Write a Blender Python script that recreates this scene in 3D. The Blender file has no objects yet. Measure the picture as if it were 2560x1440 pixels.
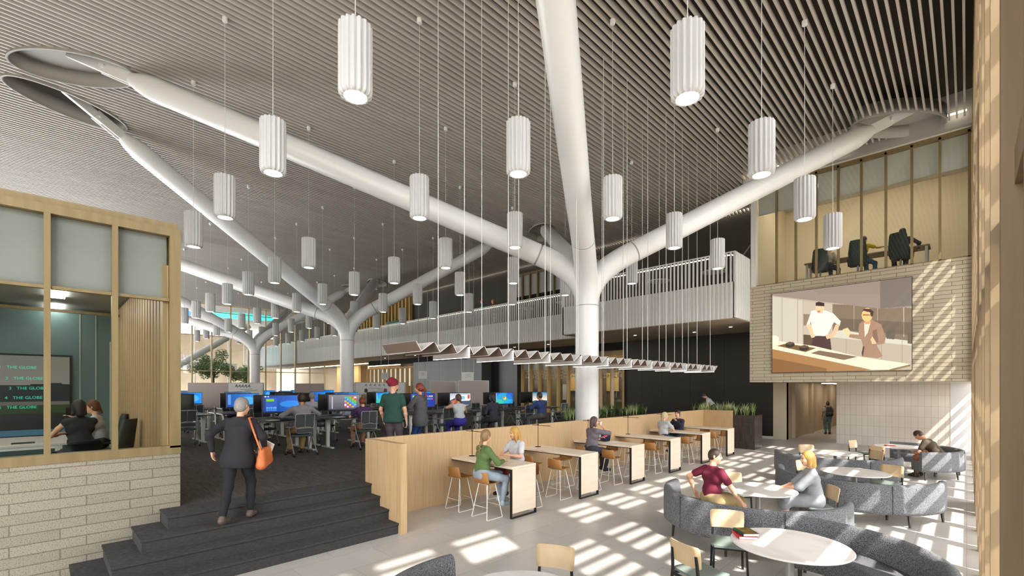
import bpy, math, random
import numpy as np
from mathutils import Vector, Matrix
random.seed(7)
SC = bpy.context.scene
COL = SC.collection
PI = math.pi

# ------------------------------------------------------------------ camera, world, sun, exposure
F_PX, SENSOR = 1155.0, 36.0
TH = math.radians(44.55)
cam_d = bpy.data.cameras.new('camera')
cam_d.sensor_width = SENSOR
cam_d.lens = F_PX / 2560.0 * SENSOR
cam_d.shift_y = (967.0 - 720.0) / 2560.0
cam_d.clip_end = 400
cam = bpy.data.objects.new('camera', cam_d)
cam.location = (0, 0, 2.5)
cam.rotation_euler = (PI / 2, 0, TH)
COL.objects.link(cam)
SC.camera = cam

SC.view_settings.view_transform = 'Standard'
SC.view_settings.look = 'None'
SC.view_settings.gamma = 1.0
SC.view_settings.use_curve_mapping = False
SC.view_settings.exposure = 0.45
cy = SC.cycles
cy.max_bounces = 7
cy.diffuse_bounces = 5
cy.glossy_bounces = 3
cy.transmission_bounces = 4
cy.transparent_max_bounces = 12
cy.use_denoising = True
cy.sample_clamp_indirect = 6.0
cy.caustics_reflective = False
cy.caustics_refractive = False

world = bpy.data.worlds.new('world')
SC.world = world
world.use_nodes = True
_n = world.node_tree.nodes
_n['Background'].inputs['Color'].default_value = (0.96, 0.965, 0.975, 1)
_n['Background'].inputs['Strength'].default_value = 6.0

sun_d = bpy.data.lights.new('sun', 'SUN')
sun_d.energy = 8.0
sun_d.angle = math.radians(0.9)
sun_d.color = (1.0, 0.95, 0.88)
sun = bpy.data.objects.new('sun', sun_d)
_to = Vector((1.0, -0.39, 1.33))
sun.rotation_euler = _to.to_track_quat('Z', 'Y').to_euler()
sun.location = (12, -4, 16)
COL.objects.link(sun)

# ------------------------------------------------------------------ helpers
class MB:
    """collects shapes and links them as one mesh object"""
    def __init__(s):
        s.v = []; s.f = []; s.m = []; s.sm = []; s.mi = 0
    def add(s, vs, fs, smooth=False):
        n = len(s.v)
        s.v.extend([tuple(p) for p in vs])
        for f in fs:
            s.f.append(tuple(i + n for i in f)); s.m.append(s.mi); s.sm.append(smooth)
        return s
    def box(s, x0, x1, y0, y1, z0, z1):
        vs = [(x, y, z) for z in (z0, z1) for y in (y0, y1) for x in (x0, x1)]
        return s.add(vs, [(0, 2, 3, 1), (4, 5, 7, 6), (0, 1, 5, 4), (1, 3, 7, 5), (3, 2, 6, 7), (2, 0, 4, 6)])
    def obox(s, c, ax, ay, az):
        c = Vector(c); ax = Vector(ax); ay = Vector(ay); az = Vector(az)
        vs = [c + ax * i + ay * j + az * k for k in (-.5, .5) for j in (-.5, .5) for i in (-.5, .5)]
        return s.add(vs, [(0, 2, 3, 1), (4, 5, 7, 6), (0, 1, 5, 4), (1, 3, 7, 5), (3, 2, 6, 7), (2, 0, 4, 6)])
    def bar(s, a, b, w, h=None, up=(0, 0, 1)):
        a = Vector(a); b = Vector(b); h = h or w
        d = b - a; t = d.normalized()
        u = Vector(up)
        if abs(t.dot(u)) > .98: u = Vector((1, 0, 0))
        x = t.cross(u).normalized(); y = x.cross(t)
        return s.obox((a + b) / 2, x * w, d, y * h)
    def rbox(s, x0, x1, y0, y1, z0, z1, r=.01, n=3):
        """box with rounded vertical edges and a small top/bottom chamfer"""
        pts = rrect(x0, x1, y0, y1, r, n)
        c = min(r * .5, (z1 - z0) * .4)
        pin = rrect(x0 + c, x1 - c, y0 + c, y1 - c, max(r - c, .0005), n)
        rings = [[(x, y, z0) for x, y in pin], [(x, y, z0 + c) for x, y in pts],
                 [(x, y, z1 - c) for x, y in pts], [(x, y, z1) for x, y in pin]]
        return s.loft(rings, True, True, False)
    def loft(s, rings, cap0=True, cap1=True, smooth=True, closed=True):
        n = len(rings[0]); vs = [p for r in rings for p in r]; fs = []
        for k in range(len(rings) - 1):
            for i in range(n if closed else n - 1):
                j = (i + 1) % n
                fs.append((k * n + i, k * n + j, (k + 1) * n + j, (k + 1) * n + i))
        s.add(vs, fs, smooth)
        if cap0: s.add(rings[0], [tuple(reversed(range(n)))])
        if cap1: s.add(rings[-1], [tuple(range(n))])
        return s
    def tube(s, pts, r, n=12, cap=True, smooth=True):
        pts = [Vector(p) for p in pts]
        rs = r if isinstance(r, (list, tuple)) else [r] * len(pts)
        rings = []; t0 = (pts[1] - pts[0]).normalized()
        u = Vector((0, 0, 1)) if abs(t0.z) < .9 else Vector((1, 0, 0))
        x = t0.cross(u).normalized()
        for i, p in enumerate(pts):
            if i == 0: t = t0
            elif i == len(pts) - 1: t = (pts[i] - pts[i - 1]).normalized()
            else: t = ((pts[i + 1] - p).normalized() + (p - pts[i - 1]).normalized()).normalized()
            x = (x - t * x.dot(t)).normalized(); y = t.cross(x)
            rings.append([p + (x * math.cos(a) + y * math.sin(a)) * rs[i] for a in [2 * PI * k / n for k in range(n)]])
        return s.loft(rings, cap, cap, smooth)
    def lathe(s, prof, c=(0, 0), n=24, smooth=True):
        rings = [[(c[0] + r * math.cos(2 * PI * k / n), c[1] + r * math.sin(2 * PI * k / n), z) for k in range(n)] for r, z in prof]
        return s.loft(rings, True, True, smooth)
    def prism(s, poly, z0, z1):
        n = len(poly)
        return s.loft([[(x, y, z0) for x, y in poly], [(x, y, z1) for x, y in poly]], True, True, False)
    def ball(s, c, r, n=12, m=8):
        rx, ry, rz = r if isinstance(r, (tuple, list)) else (r, r, r)
        rings = []
        for j in range(m + 1):
            t = PI * (j + .02) / (m + .04)
            rings.append([(c[0] + rx * math.sin(t) * math.cos(2 * PI * k / n), c[1] + ry * math.sin(t) * math.sin(2 * PI * k / n), c[2] - rz * math.cos(t)) for k in range(n)])
        return s.loft(rings, True, True, True)
    def xf(s, M):
        s.v = [tuple(M @ Vector(p)) for p in s.v]; return s
    def build(s, name, mats, parent=None, **props):
        me = bpy.data.meshes.new(name)
        me.from_pydata(s.v, [], s.f)
        mats = mats if isinstance(mats, (list, tuple)) else [mats]
        for m in mats: me.materials.append(m)
        if s.f:
            me.polygons.foreach_set('material_index', s.m)
            me.polygons.foreach_set('use_smooth', s.sm)
        me.update()
        o = bpy.data.objects.new(name, me)
        COL.objects.link(o)
        if parent: o.parent = parent
        for k, v in props.items(): o[k] = v
        return o

def rrect(x0, x1, y0, y1, r, n=4):
    out = []
    for cx, cy_, a0 in ((x1 - r, y1 - r, 0), (x0 + r, y1 - r, PI / 2), (x0 + r, y0 + r, PI), (x1 - r, y0 + r, 1.5 * PI)):
        for k in range(n + 1):
            a = a0 + PI / 2 * k / n
            out.append((cx + r * math.cos(a), cy_ + r * math.sin(a)))
    return out

def thing(name, label, cat, loc=(0, 0, 0), rz=0, group=None, s=1):
    o = bpy.data.objects.new(name, None)
    COL.objects.link(o)
    o.location = loc; o.rotation_euler = (0, 0, rz); o.scale = (s, s, s)
    o.empty_display_size = .1
    return tag(o, label, cat, group)

def tag(o, label, cat, group=None):
    o['label'] = label; o['category'] = cat
    if group: o['group'] = group
    return o

def struct(name, mb, m):
    return mb.build(name, m, kind='structure')

def dup(root, loc, rz=0, label=None, group=None, s=None):
    def cp(o, par):
        c = o.copy(); COL.objects.link(c)
        if par: c.parent = par
        for ch in KIDS.get(o.name, []) or list(o.children): cp(ch, c)
        return c
    r = cp(root, None)
    r.location = loc; r.rotation_euler = (0, 0, rz)
    if s: r.scale = (s, s, s)
    if label: r['label'] = label
    if group: r['group'] = group
    return r
KIDS = {}

# ------------------------------------------------------------------ materials
MATS = {}
def mat(name, col, rough=.6, metal=0.0, emit=0.0, ecol=None, spec=.5, coat=0):
    if name in MATS: return MATS[name]
    m = bpy.data.materials.new(name); m.use_nodes = True
    b = m.node_tree.nodes['Principled BSDF']
    b.inputs['Base Color'].default_value = (*col, 1)
    b.inputs['Roughness'].default_value = rough
    b.inputs['Metallic'].default_value = metal
    b.inputs['Specular IOR Level'].default_value = spec
    if coat: b.inputs['Coat Weight'].default_value = coat
    if emit:
        b.inputs['Emission Color'].default_value = (*(ecol or col), 1)
        b.inputs['Emission Strength'].default_value = emit
    MATS[name] = m
    return m
def lin(r, g, b):
    f = lambda c: (c / 255 / 12.92) if c <= 10 else ((c / 255 + .055) / 1.055) ** 2.4
    return (f(r), f(g), f(b))
def nt(m): return m.node_tree.nodes, m.node_tree.links
def noise_mat(name, c1, c2, scale=(1, 1, 1), ns=5, rough=.6, bump=0, detail=4, contrast=(.3, .7), metal=0, spec=.5, dist=.01):
    """two colours mixed by a stretched noise in object space, with an optional bump"""
    m = mat(name, c1, rough, metal, spec=spec)
    N, L = nt(m); b = N['Principled BSDF']
    tc = N.new('ShaderNodeTexCoord'); mp = N.new('ShaderNodeMapping'); mp.inputs['Scale'].default_value = scale
    nz = N.new('ShaderNodeTexNoise'); nz.inputs['Scale'].default_value = ns; nz.inputs['Detail'].default_value = detail
    rp = N.new('ShaderNodeValToRGB')
    rp.color_ramp.elements[0].position, rp.color_ramp.elements[1].position = contrast
    rp.color_ramp.elements[0].color = (*c1, 1); rp.color_ramp.elements[1].color = (*c2, 1)
    L.new(tc.outputs['Object'], mp.inputs['Vector']); L.new(mp.outputs['Vector'], nz.inputs['Vector'])
    L.new(nz.outputs['Fac'], rp.inputs['Fac']); L.new(rp.outputs['Color'], b.inputs['Base Color'])
    if bump:
        bp = N.new('ShaderNodeBump'); bp.inputs['Strength'].default_value = bump; bp.inputs['Distance'].default_value = dist
        L.new(nz.outputs['Fac'], bp.inputs['Height']); L.new(bp.outputs['Normal'], b.inputs['Normal'])
    return m
def brick_mat(name, c1, c2, mortar, w, h, mort, axes, rough=.7, offset=.36, freq=2, speck=None, shift=(0, 0), bump=.4, vary=.0):
    """courses laid on the plane spanned by two object axes, e.g. 'yz'"""
    m = mat(name, c1, rough)
    N, L = nt(m); b = N['Principled BSDF']
    tc = N.new('ShaderNodeTexCoord'); sp = N.new('ShaderNodeSeparateXYZ'); cb = N.new('ShaderNodeCombineXYZ')
    L.new(tc.outputs['Object'], sp.inputs[0])
    for k, a in enumerate(axes):
        ad = N.new('ShaderNodeMath'); ad.operation = 'ADD'; ad.inputs[1].default_value = shift[k]
        L.new(sp.outputs['XYZ'.index(a.upper())], ad.inputs[0]); L.new(ad.outputs[0], cb.inputs[k])
    bt = N.new('ShaderNodeTexBrick')
    bt.offset = offset; bt.offset_frequency = freq; bt.squash = 1
    bt.inputs['Color1'].default_value = (*c1, 1); bt.inputs['Color2'].default_value = (*c2, 1)
    bt.inputs['Mortar'].default_value = (*mortar, 1)
    bt.inputs['Scale'].default_value = 1; bt.inputs['Mortar Size'].default_value = mort; bt.inputs['Mortar Smooth'].default_value = .1
    bt.inputs['Brick Width'].default_value = w; bt.inputs['Row Height'].default_value = h; bt.inputs['Bias'].default_value = 0
    L.new(cb.outputs[0], bt.inputs['Vector'])
    out = bt.outputs['Color']
    if speck:
        nz = N.new('ShaderNodeTexNoise'); nz.inputs['Scale'].default_value = speck[0]; nz.inputs['Detail'].default_value = 3
        L.new(tc.outputs['Object'], nz.inputs['Vector'])
        rp = N.new('ShaderNodeValToRGB'); rp.color_ramp.elements[0].position = speck[2]; rp.color_ramp.elements[1].position = speck[3]
        rp.color_ramp.elements[0].color = (*speck[1], 1); rp.color_ramp.elements[1].color = (1, 1, 1, 1)
        L.new(nz.outputs['Fac'], rp.inputs['Fac'])
        mx = N.new('ShaderNodeMix'); mx.data_type = 'RGBA'; mx.blend_type = 'MULTIPLY'; mx.inputs[0].default_value = 1
        L.new(out, mx.inputs[6]); L.new(rp.outputs['Color'], mx.inputs[7]); out = mx.outputs[2]
    L.new(out, b.inputs['Base Color'])
    if bump:
        bp = N.new('ShaderNodeBump'); bp.inputs['Strength'].default_value = bump; bp.inputs['Distance'].default_value = .01
        bp.invert = True
        L.new(bt.outputs['Fac'], bp.inputs['Height']); L.new(bp.outputs['Normal'], b.inputs['Normal'])
    return m
def glass_mat(name, tint=(.93, .95, .95), ior=1.45):
    m = bpy.data.materials.new(name); m.use_nodes = True
    N, L = nt(m); N.remove(N['Principled BSDF'])
    tr = N.new('ShaderNodeBsdfTransparent'); tr.inputs['Color'].default_value = (*tint, 1)
    gl = N.new('ShaderNodeBsdfGlossy'); gl.inputs['Roughness'].default_value = .02
    ge = N.new('ShaderNodeNewGeometry'); dt = N.new('ShaderNodeVectorMath'); dt.operation = 'DOT_PRODUCT'
    L.new(ge.outputs['Normal'], dt.inputs[0]); L.new(ge.outputs['Incoming'], dt.inputs[1])
    def M_(op, a, b=None):
        q = N.new('ShaderNodeMath'); q.operation = op; q.use_clamp = op == 'ADD'
        for k, v in enumerate((a, b)):
            if v is None: continue
            if isinstance(v, float): q.inputs[k].default_value = v
            else: L.new(v, q.inputs[k])
        return q.outputs[0]
    fac = M_('ADD', M_('MULTIPLY', M_('POWER', M_('SUBTRACT', 1.0, M_('ABSOLUTE', dt.outputs['Value'])), 5.0), .9), .035 * (ior / 1.45) ** 2)
    mx = N.new('ShaderNodeMixShader')
    L.new(fac, mx.inputs[0]); L.new(tr.outputs[0], mx.inputs[1]); L.new(gl.outputs[0], mx.inputs[2])
    L.new(mx.outputs[0], N['Material Output'].inputs['Surface'])
    MATS[name] = m
    return m
def attr_mat(name, strength=1.0, emissive=True, rough=.4):
    m = bpy.data.materials.new(name); m.use_nodes = True
    N, L = nt(m); b = N['Principled BSDF']
    at = N.new('ShaderNodeVertexColor'); at.layer_name = 'col'
    b.inputs['Roughness'].default_value = rough
    if emissive:
        b.inputs['Base Color'].default_value = (.01, .01, .01, 1)
        L.new(at.outputs['Color'], b.inputs['Emission Color']); b.inputs['Emission Strength'].default_value = strength
    else:
        L.new(at.outputs['Color'], b.inputs['Base Color'])
    MATS[name] = m
    return m
def picture(name, img, o, ux, uz, m, parent=None, **props):
    """a flat picture: one small quad per texel of img (rows from top), colours linear"""
    H_, W_ = img.shape[:2]
    o = np.array(o, float); ux = np.array(ux, float); uz = np.array(uz, float)
    gx, gy = np.meshgrid(np.linspace(0, 1, W_ + 1), np.linspace(1, 0, H_ + 1))
    v = o + gx[..., None] * ux + gy[..., None] * uz
    i = np.arange(H_ * (W_ + 1)).reshape(H_, W_ + 1)[:, :-1].ravel()
    f = np.c_[i + W_ + 1, i + W_ + 2, i + 1, i]
    me = bpy.data.meshes.new(name); me.from_pydata(v.reshape(-1, 3).tolist(), [], f.tolist())
    a = me.color_attributes.new('col', 'FLOAT_COLOR', 'CORNER')
    c = np.concatenate([img.reshape(-1, 3), np.ones((H_ * W_, 1))], 1)
    a.data.foreach_set('color', np.repeat(c, 4, axis=0).astype(np.float32).ravel())
    me.materials.append(m)
    ob = bpy.data.objects.new(name, me); COL.objects.link(ob)
    if parent: ob.parent = parent
    for k, w in props.items(): ob[k] = w
    return ob

white = mat('white_paint', (.66, .66, .645), .45)
white2 = mat('white_rail_paint', (.72, .715, .70), .5)
steelw = mat('white_steel_gloss', (.78, .78, .785), .32, spec=.5)
lampw = mat('lamp_shade_white', (.56, .56, .565), .3, spec=.5)
slatm = noise_mat('ceiling_slat_grey', lin(182, 177, 171), lin(192, 187, 181), (1, .1, 1), 2, .6)
voidm = noise_mat('ceiling_void_dark', lin(46, 40, 33), lin(64, 57, 48), (.6, .1, 1), 1.2, .9)
greyp = mat('bulkhead_grey', lin(168, 165, 160), .7)
gold = noise_mat('bronze_anodised', lin(124, 107, 73), lin(139, 121, 84), (3, 3, .3), 4, .42, metal=.2)
oak = noise_mat('oak_panel', lin(184, 152, 110), lin(202, 172, 131), (14, 14, .5), 3, .45, bump=.04)
ply = noise_mat('timber_fin', lin(124, 104, 75), lin(140, 120, 90), (5, 5, .35), 2, .55, bump=.03)
carpet = noise_mat('carpet_charcoal', lin(56, 53, 50), lin(90, 83, 77), (1.2, 9, 1), 3.5, .95, bump=.15, detail=8)
black = noise_mat('black_wall_panel', lin(36, 35, 33), lin(46, 45, 42), (.5, .5, .2), 1, .35)
greenp = noise_mat('grey_green_panel', lin(84, 88, 82), lin(98, 102, 95), (.5, .5, .2), 1, .4)
mblack = mat('black_metal', (.018, .018, .018), .45, .3)
warmw = mat('warm_plaster', lin(214, 196, 164), .7)
cream = mat('cream_plaster', lin(205, 192, 170), .75)
blind = mat('roller_blind', lin(214, 213, 212), .8)
_N, _L = nt(blind); _t = _N.new('ShaderNodeBsdfTranslucent'); _t.inputs['Color'].default_value = (.75, .75, .74, 1); _x = _N.new('ShaderNodeMixShader'); _x.inputs[0].default_value = .45
_L.new(_N['Principled BSDF'].outputs[0], _x.inputs[1]); _L.new(_t.outputs[0], _x.inputs[2]); _L.new(_x.outputs[0], _N['Material Output'].inputs['Surface'])
floorm = brick_mat('floor_tile', lin(200, 196, 190), lin(191, 187, 181), lin(160, 155, 149), 1.2, .6, .004, 'yx', .32, .5, 2, (1.3, (.86, .85, .83), .25, .75), bump=.05)
brick_l = brick_mat('speckled_brick_yz', lin(150, 143, 128), lin(141, 134, 118), lin(112, 104, 90), .70, .132, .007, 'yz', .8, .36, 2, (85, (.50, .48, .44), .36, .46), (.29, 0))
brick_r = brick_mat('speckled_brick_xz', lin(190, 180, 158), lin(181, 170, 147), lin(104, 94, 77), .70, .132, .007, 'xz', .8, .36, 2, (70, (.6, .57, .52), .34, .42), (.1, 0))
tilew = brick_mat('white_stacked_tile', lin(226, 218, 208), lin(220, 211, 200), lin(176, 166, 154), .2, .44, .004, 'xz', .12, 0, 1, None, (0, .04), bump=.3)
led = mat('led_strip', (1, .9, .72), .5, emit=8, ecol=(1, .88, .70))
led2 = mat('led_handrail', (1, .9, .72), .5, emit=2.6, ecol=(1, .90, .74))
lampglow = mat('lamp_glow', (1, 1, 1), .5, emit=7, ecol=(1, .96, .9))
glass = glass_mat('clear_glass')
glass_l = glass_mat('tinted_glass', (.84, .86, .84), .85)
# ------------------------------------------------------------------ setting
RF = .72      # raised floor
CZ = 11.1     # slat ceiling
YB = 24.6     # back wall
m = MB(); m.box(-8.4, 3, -7, 52, -.2, 0); struct('floor', m, floorm)
m = MB(); m.box(-80, -8.364, 1.2, YB + 14, -.2, RF); m.box(-8.364, -7.98, 4.3, 19.75, -.2, RF); m.box(-20, -8.5, -8, 1.44, -.2, RF)
struct('floor_raised', m, carpet)
m = MB()
for k, (xf, yl) in enumerate(((-6.88, .24), (-7.19, .56), (-7.49, .87), (-7.80, 1.19))):
    m.box(-8.37, xf - .022, yl + .015, 4.25, .18 * k, .18 * (k + 1) - .03); m.box(-8.37, xf, yl, 4.25, .18 * (k + 1) - .03, .18 * (k + 1) + .0005 * (k == 3))
struct('floor_steps', m, noise_mat('step_carpet', lin(42, 41, 41), lin(68, 66, 64), (3, 2, 26), 9, .95, bump=.1, detail=8))

# slat ceiling with round openings
HOLES = [(-17.15, .6), (-19.5, .58), (-16.85, 19.5), (-1.6, 19.65), (-18.9, 19.2), (-34.75, 19.4), (-35, .6), (-37.3, 19.2), (-37.4, .6), (-1.6, .6)]
ROOT = {0: (-8.53, 12.03), 1: (-24.2, 11.7), 2: (-8.53, 12.03), 3: (-8.53, 12.03), 4: (-24.2, 11.7), 5: (-24.2, 11.7), 6: (-24.2, 11.7), 7: (-39.8, 11.68), 8: (-39.8, 11.68), 9: (-8.53, 12.03)}
HA, HB = 1.45, .72
HANG = [math.atan2(h[1] - ROOT[k][1], h[0] - ROOT[k][0]) for k, h in enumerate(HOLES)]
def ell_pt(k, a, e=0):
    c, s = math.cos(HANG[k]), math.sin(HANG[k]); u, v = (HA + e) * math.cos(a), (HB + e) * math.sin(a)
    return (HOLES[k][0] + u * c - v * s, HOLES[k][1] + u * s + v * c)
m = MB(); x = -.05
while x > -56:
    y0, y1 = -3.5, (20.55 if x > -6.6 else 24.4)
    cuts = []
    for k, (hx, hy) in enumerate(HOLES):
        c, s = math.cos(HANG[k]), math.sin(HANG[k]); dx = x - hx
        ha, hb = HA + .035, HB + .035; qa = (s / ha) ** 2 + (c / hb) ** 2; qb = 2 * dx * c * s * (1 / ha ** 2 - 1 / hb ** 2); qc = (dx * c / ha) ** 2 + (dx * s / hb) ** 2 - 1
        D = qb * qb - 4 * qa * qc
        if D > 0: cuts.append((hy + (-qb - math.sqrt(D)) / 2 / qa, hy + (-qb + math.sqrt(D)) / 2 / qa))
    cuts.sort(); a = y0
    for c0, c1 in cuts:
        if c0 > a: m.box(x - .024, x + .024, a, c0, CZ, CZ + .13)
        a = max(a, c1)
    if a < y1: m.box(x - .024, x + .024, a, y1, CZ, CZ + .13)
    x -= .177
struct('ceiling', m, slatm)
m = MB(); m.box(-56, 3, -12, 21, 12.0, 12.2); m.box(-56, -6.6, 21, 36, 12.0, 12.2)  # carried on behind the camera, unseen, to shut out overhead sky light
struct('ceiling_void', m, voidm)
m = MB(); m.box(-6.6, .5, 20.7, 20.95, 10.9, 12); m.box(-6.72, -6.6, 20.7, YB, 10.9, 12); struct('wall_bulkhead', m, greyp)
m = MB(); m.box(-6.5, -3.1, 20.48, 20.52, CZ + .135, CZ + .18)
tag(m.build('cove_light', led), 'glowing cove light strip above the brick screen wall where the ceiling slats end', 'light')
m = MB(); m.box(-.5, 0, 20.48, 20.52, CZ + .135, CZ + .18)
tag(m.build('cove_light', led), 'short glowing cove light beside the round ceiling opening at the timber wall', 'light')
m = MB(); m.box(-48, -6.8, 24.3, 24.34, CZ + .135, CZ + .18)
tag(m.build('cove_light', led), 'glowing cove light strip above the balcony where the ceiling slats end', 'light')
m = MB()
for q_, (hx, hy) in enumerate(HOLES):
    n = 48; o = [ell_pt(q_, 2 * PI * k / n, .05) for k in range(n)]
    i = [ell_pt(q_, 2 * PI * k / n) for k in range(n)]
    R3 = lambda P, z: [(x, y, z) for x, y in P]
    m.loft([R3(o, CZ - .05), R3(o, 11.5), R3(i, 11.5), R3(i, CZ - .05), R3(o, CZ - .05)], False, False, True)
    if hx not in (-19.5,): m.loft([R3(o, 11.45), R3(o, 11.49)], True, True, False)
struct('ceiling_openings', m, greyp)

# right timber wall: fins, upper panels, louvres
m = MB()
for k in range(-3, 27):
    y = 1.85 + 1.35 * k
    m.box(.115, .62, y, y + .11, 0, 12)
struct('wall_right', m, ply)
m = MB()
for k in range(-3, 27):
    y = 1.85 + 1.35 * k
    m.box(.16, .34, y + .11, y + 1.35, 3.45, 3.62)
    m.box(.16, .30, y + .111, y + .36, 3.6, 12)
struct('trim_1', m, ply)
m = MB()
for k in range(-3, 27):
    y0 = 1.96 + 1.35 * k
    for j in range(25):
        if k in (-1, 0) and j in (14, 15, 16): continue
        z = .42 + j * .47
        m.box(.64, .80, y0, y0 + 1.24, z - .02, z + .02)
for y0, y1, z0, z1 in ((-3, 34, 3.3, 3.75), (-3, 34, 6.9, 7.5), (-3, 34, 10.4, 12), (8.8, 9.9, 3.8, 6.9), (12.9, 14.0, 0, 3.4), (17, 18, 7.5, 10.4), (3.4, 4.5, 7.5, 10.4), (-3, 3.2, 0, 7.3), (21, 34, 3.3, 7.2), (22.2, 23.5, 0, 3.3)): m.box(.66, .78, y0, y1, z0, z1)  # solid panels added behind the fins to block and break up sunlight
struct('window_1', m, gold)
# brick base + glazed meeting room, left
XB = -8.364
m = MB(); m.box(XB - .22, XB, -8, 1.44, 0, 1.51); struct('wall_left', m, brick_l)
m = MB(); m.box(-16, XB - .05, -8, 1.42, 4.79, 4.93); struct('roof_left', m, gold)
wf = MB()
wf.box(XB - .16, XB + .012, -8, 1.445, 1.51, 1.63)
wf.box(XB - .16, XB + .01, -8, 1.445, 4.72, 4.835)
wf.box(XB - .16, XB + .012, 1.315, 1.445, 1.6, 4.75)
for y in (-3.27, -2.61, -1.95, -1.29, -.63, .04, .70): wf.box(XB - .14, XB + .008, y - .032, y + .032, 1.6, 4.75)
wf.box(XB - .10, XB - .02, -8, 1.4, 3.76, 3.80)
win = struct('window_2', wf, gold)
m = MB()
ys = [-8, -3.27, -2.61, -1.95, -1.29, -.63, .04, .70, 1.32]
for a, b in zip(ys, ys[1:]): m.box(XB - .075, XB - .067, a + .03, b - .03, 1.62, 4.73)
m.build('pane', glass_l, win)
for a, b in zip(ys[3:], ys[4:]):
    m = MB(); m.box(XB - .115, XB - .105, a + .03, b - .03, 3.83, 4.73); m.box(XB - .125, XB - .095, a + .03, b - .03, 3.81, 3.84)
    m.build('roller_blind', blind, win)
m = MB(); m.box(-16, XB - .2, 1.3, 1.42, RF, 4.8)
struct('wall_meeting_side', m, oak)
m = MB()
for k in range(26): m.box(-15.9 + k * .29, -15.9 + k * .29 + .2, 1.24, 1.31, RF + .02, 4.3)
struct('trim_2', m, oak)
m = MB(); m.box(-16, XB - .2, -8, 1.3, 4.35, 4.45); struct('ceiling_meeting', m, mat('meeting_ceiling', lin(150, 150, 146), .8))
m = MB(); m.box(-16.2, -16, -8, 1.42, RF, 4.8); struct('wall_meeting_back', m, mat('meeting_wall', lin(118, 128, 122), .6))
m = MB(); m.box(-15.98, -15.9, -6, 1.28, 4.28, 4.34); m.box(-13.9, -13.84, -6, 1.3, 4.1, 4.16)
struct('trim_3', m, gold)

for i, y in enumerate((-5, -2.4, .2)):
    for j, x in enumerate((-15, -12.6, -10.2)):
        m = MB(); m.box(x - .6, x + .6, y - .12, y + .12, 4.30, 4.345)
        tag(m.build('linear_ceiling_light', mat('meeting_glow', (1, 1, 1), .5, emit=16, ecol=(1, .97, .92))), 'white linear light on the meeting room ceiling', 'light', 'linear lights in the glazed meeting room')
# back wall on the ground level
m = MB()
m.box(-14.74, -6.62, YB, YB + .3, .06, 5.3); struct('wall_back', m, black)
m = MB()
for x in (-8.9, -10.69, -12.3, -13.57): m.box(x - .006, x + .006, YB - .004, YB, .1, 5.2)
m.box(-46, -6.6, YB + .05, YB + .31, 4.75, 5.3)
struct('trim_4', m, mat('joint_dark', lin(22, 21, 20), .8))
m = MB(); m.box(-35.8, -26.5, YB - 1.0, YB, RF, 4.7); struct('wall_green', m, greenp)
m = MB(); m.box(-26.5, -23.4, YB, YB + .3, RF, 5.3); m.box(-24.0, -23.2, YB - .5, YB, RF, 5.3)
for x in (-34, -31.9, -28.4): m.box(x - .01, x + .01, YB - 1.006, YB - .99, RF, 4.7)
struct('wall_recess', m, black)
m = MB(); m.box(-14.8, -6.6, YB - .015, YB - .001, 0, .12); struct('baseboard_back', m, white)
m = MB(); m.box(-6.62, -6.05, YB - .02, YB + .3, 0, 2.75); struct('trim_5', m, cream)
m = MB(); m.box(-6.3, -6.05, YB, 46, 0, 2.75)
for y in (YB + .9, YB + 4.2, YB + 8, YB + 13): m.box(-6.05, -5.9, y, y + .5, 0, 2.75)
struct('wall_corridor', m, noise_mat('corridor_wall', lin(176, 158, 130), lin(196, 180, 154), (1, 1, .6), 1, .5))
m = MB(); m.box(-6.3, -2, 46, 46.2, 0, 2.75); m.box(-4.1, -3.9, YB + .1, 46, 0, 2.75); struct('wall_corridor_end', m, noise_mat('corridor_wall2', lin(120, 98, 70), lin(140, 116, 86), (1, 1, .6), 1, .6))
m = MB(); m.box(-4.1, -.45, YB, YB + .1, 0, 2.75); struct('wall_tile', m, tilew)
for k, y in enumerate((28.5, 31.5, 35, 40)):  # added fill lights that brighten the corridor, no fittings known there
    m = MB(); m.box(-5.3, -4.8, y - .5, y + .5, 2.655, 2.69)
    tag(m.build('corridor_fill_light', mat('corridor_glow', (1, .9, .75), .5, emit=9, ecol=(1, .88, .70))), 'added fill light ' + ('nearest in the corridor', 'second in the corridor', 'third in the corridor', 'farthest in the corridor')[k], 'light')
m = MB(); m.box(-.45, .7, YB - .01, YB + .1, 0, 2.75); struct('wall_white', m, mat('white_wall', lin(222, 222, 224), .6))

# screen box: brick front, upper meeting room
m = MB(); m.box(-6.52, .115, 20.9, 21.1, 2.69, 6.69); m.box(-6.52, -6.3, 21.1, YB, 2.69, 6.69); struct('wall_screen', m, brick_r)
m = MB(); m.box(-6.5, .2, 21.05, 46, 2.69, 2.8); struct('ceiling_lower', m, mat('soffit', lin(176, 170, 162), .7))
m = MB(); m.box(-6.5, .3, 20.95, 27, 6.5, 6.68); struct('floor_upper_room', m, mat('upper_floor', lin(150, 138, 118), .6))
gw = MB()
MX = (-5.524, -4.841, -4.145, -3.445, -2.745, -2.047, -1.349, -.639)
for x in MX + (.06,): gw.box(x - .035, x + .035, 20.93, 21.07, 6.68, 10.8)
gw.box(-6.28, .13, 20.93, 21.07, 10.72, 10.86); gw.box(-6.28, .13, 20.93, 21.07, 6.685, 6.73)
win = struct('window_3', gw, gold)
xs = (-6.26,) + MX + (.06,)
m = MB()
for a, b in zip(xs, xs[1:]): m.box(a + .03, b - .03, 20.995, 21.003, 6.72, 10.75)
m.build('pane', glass, win)
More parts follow.
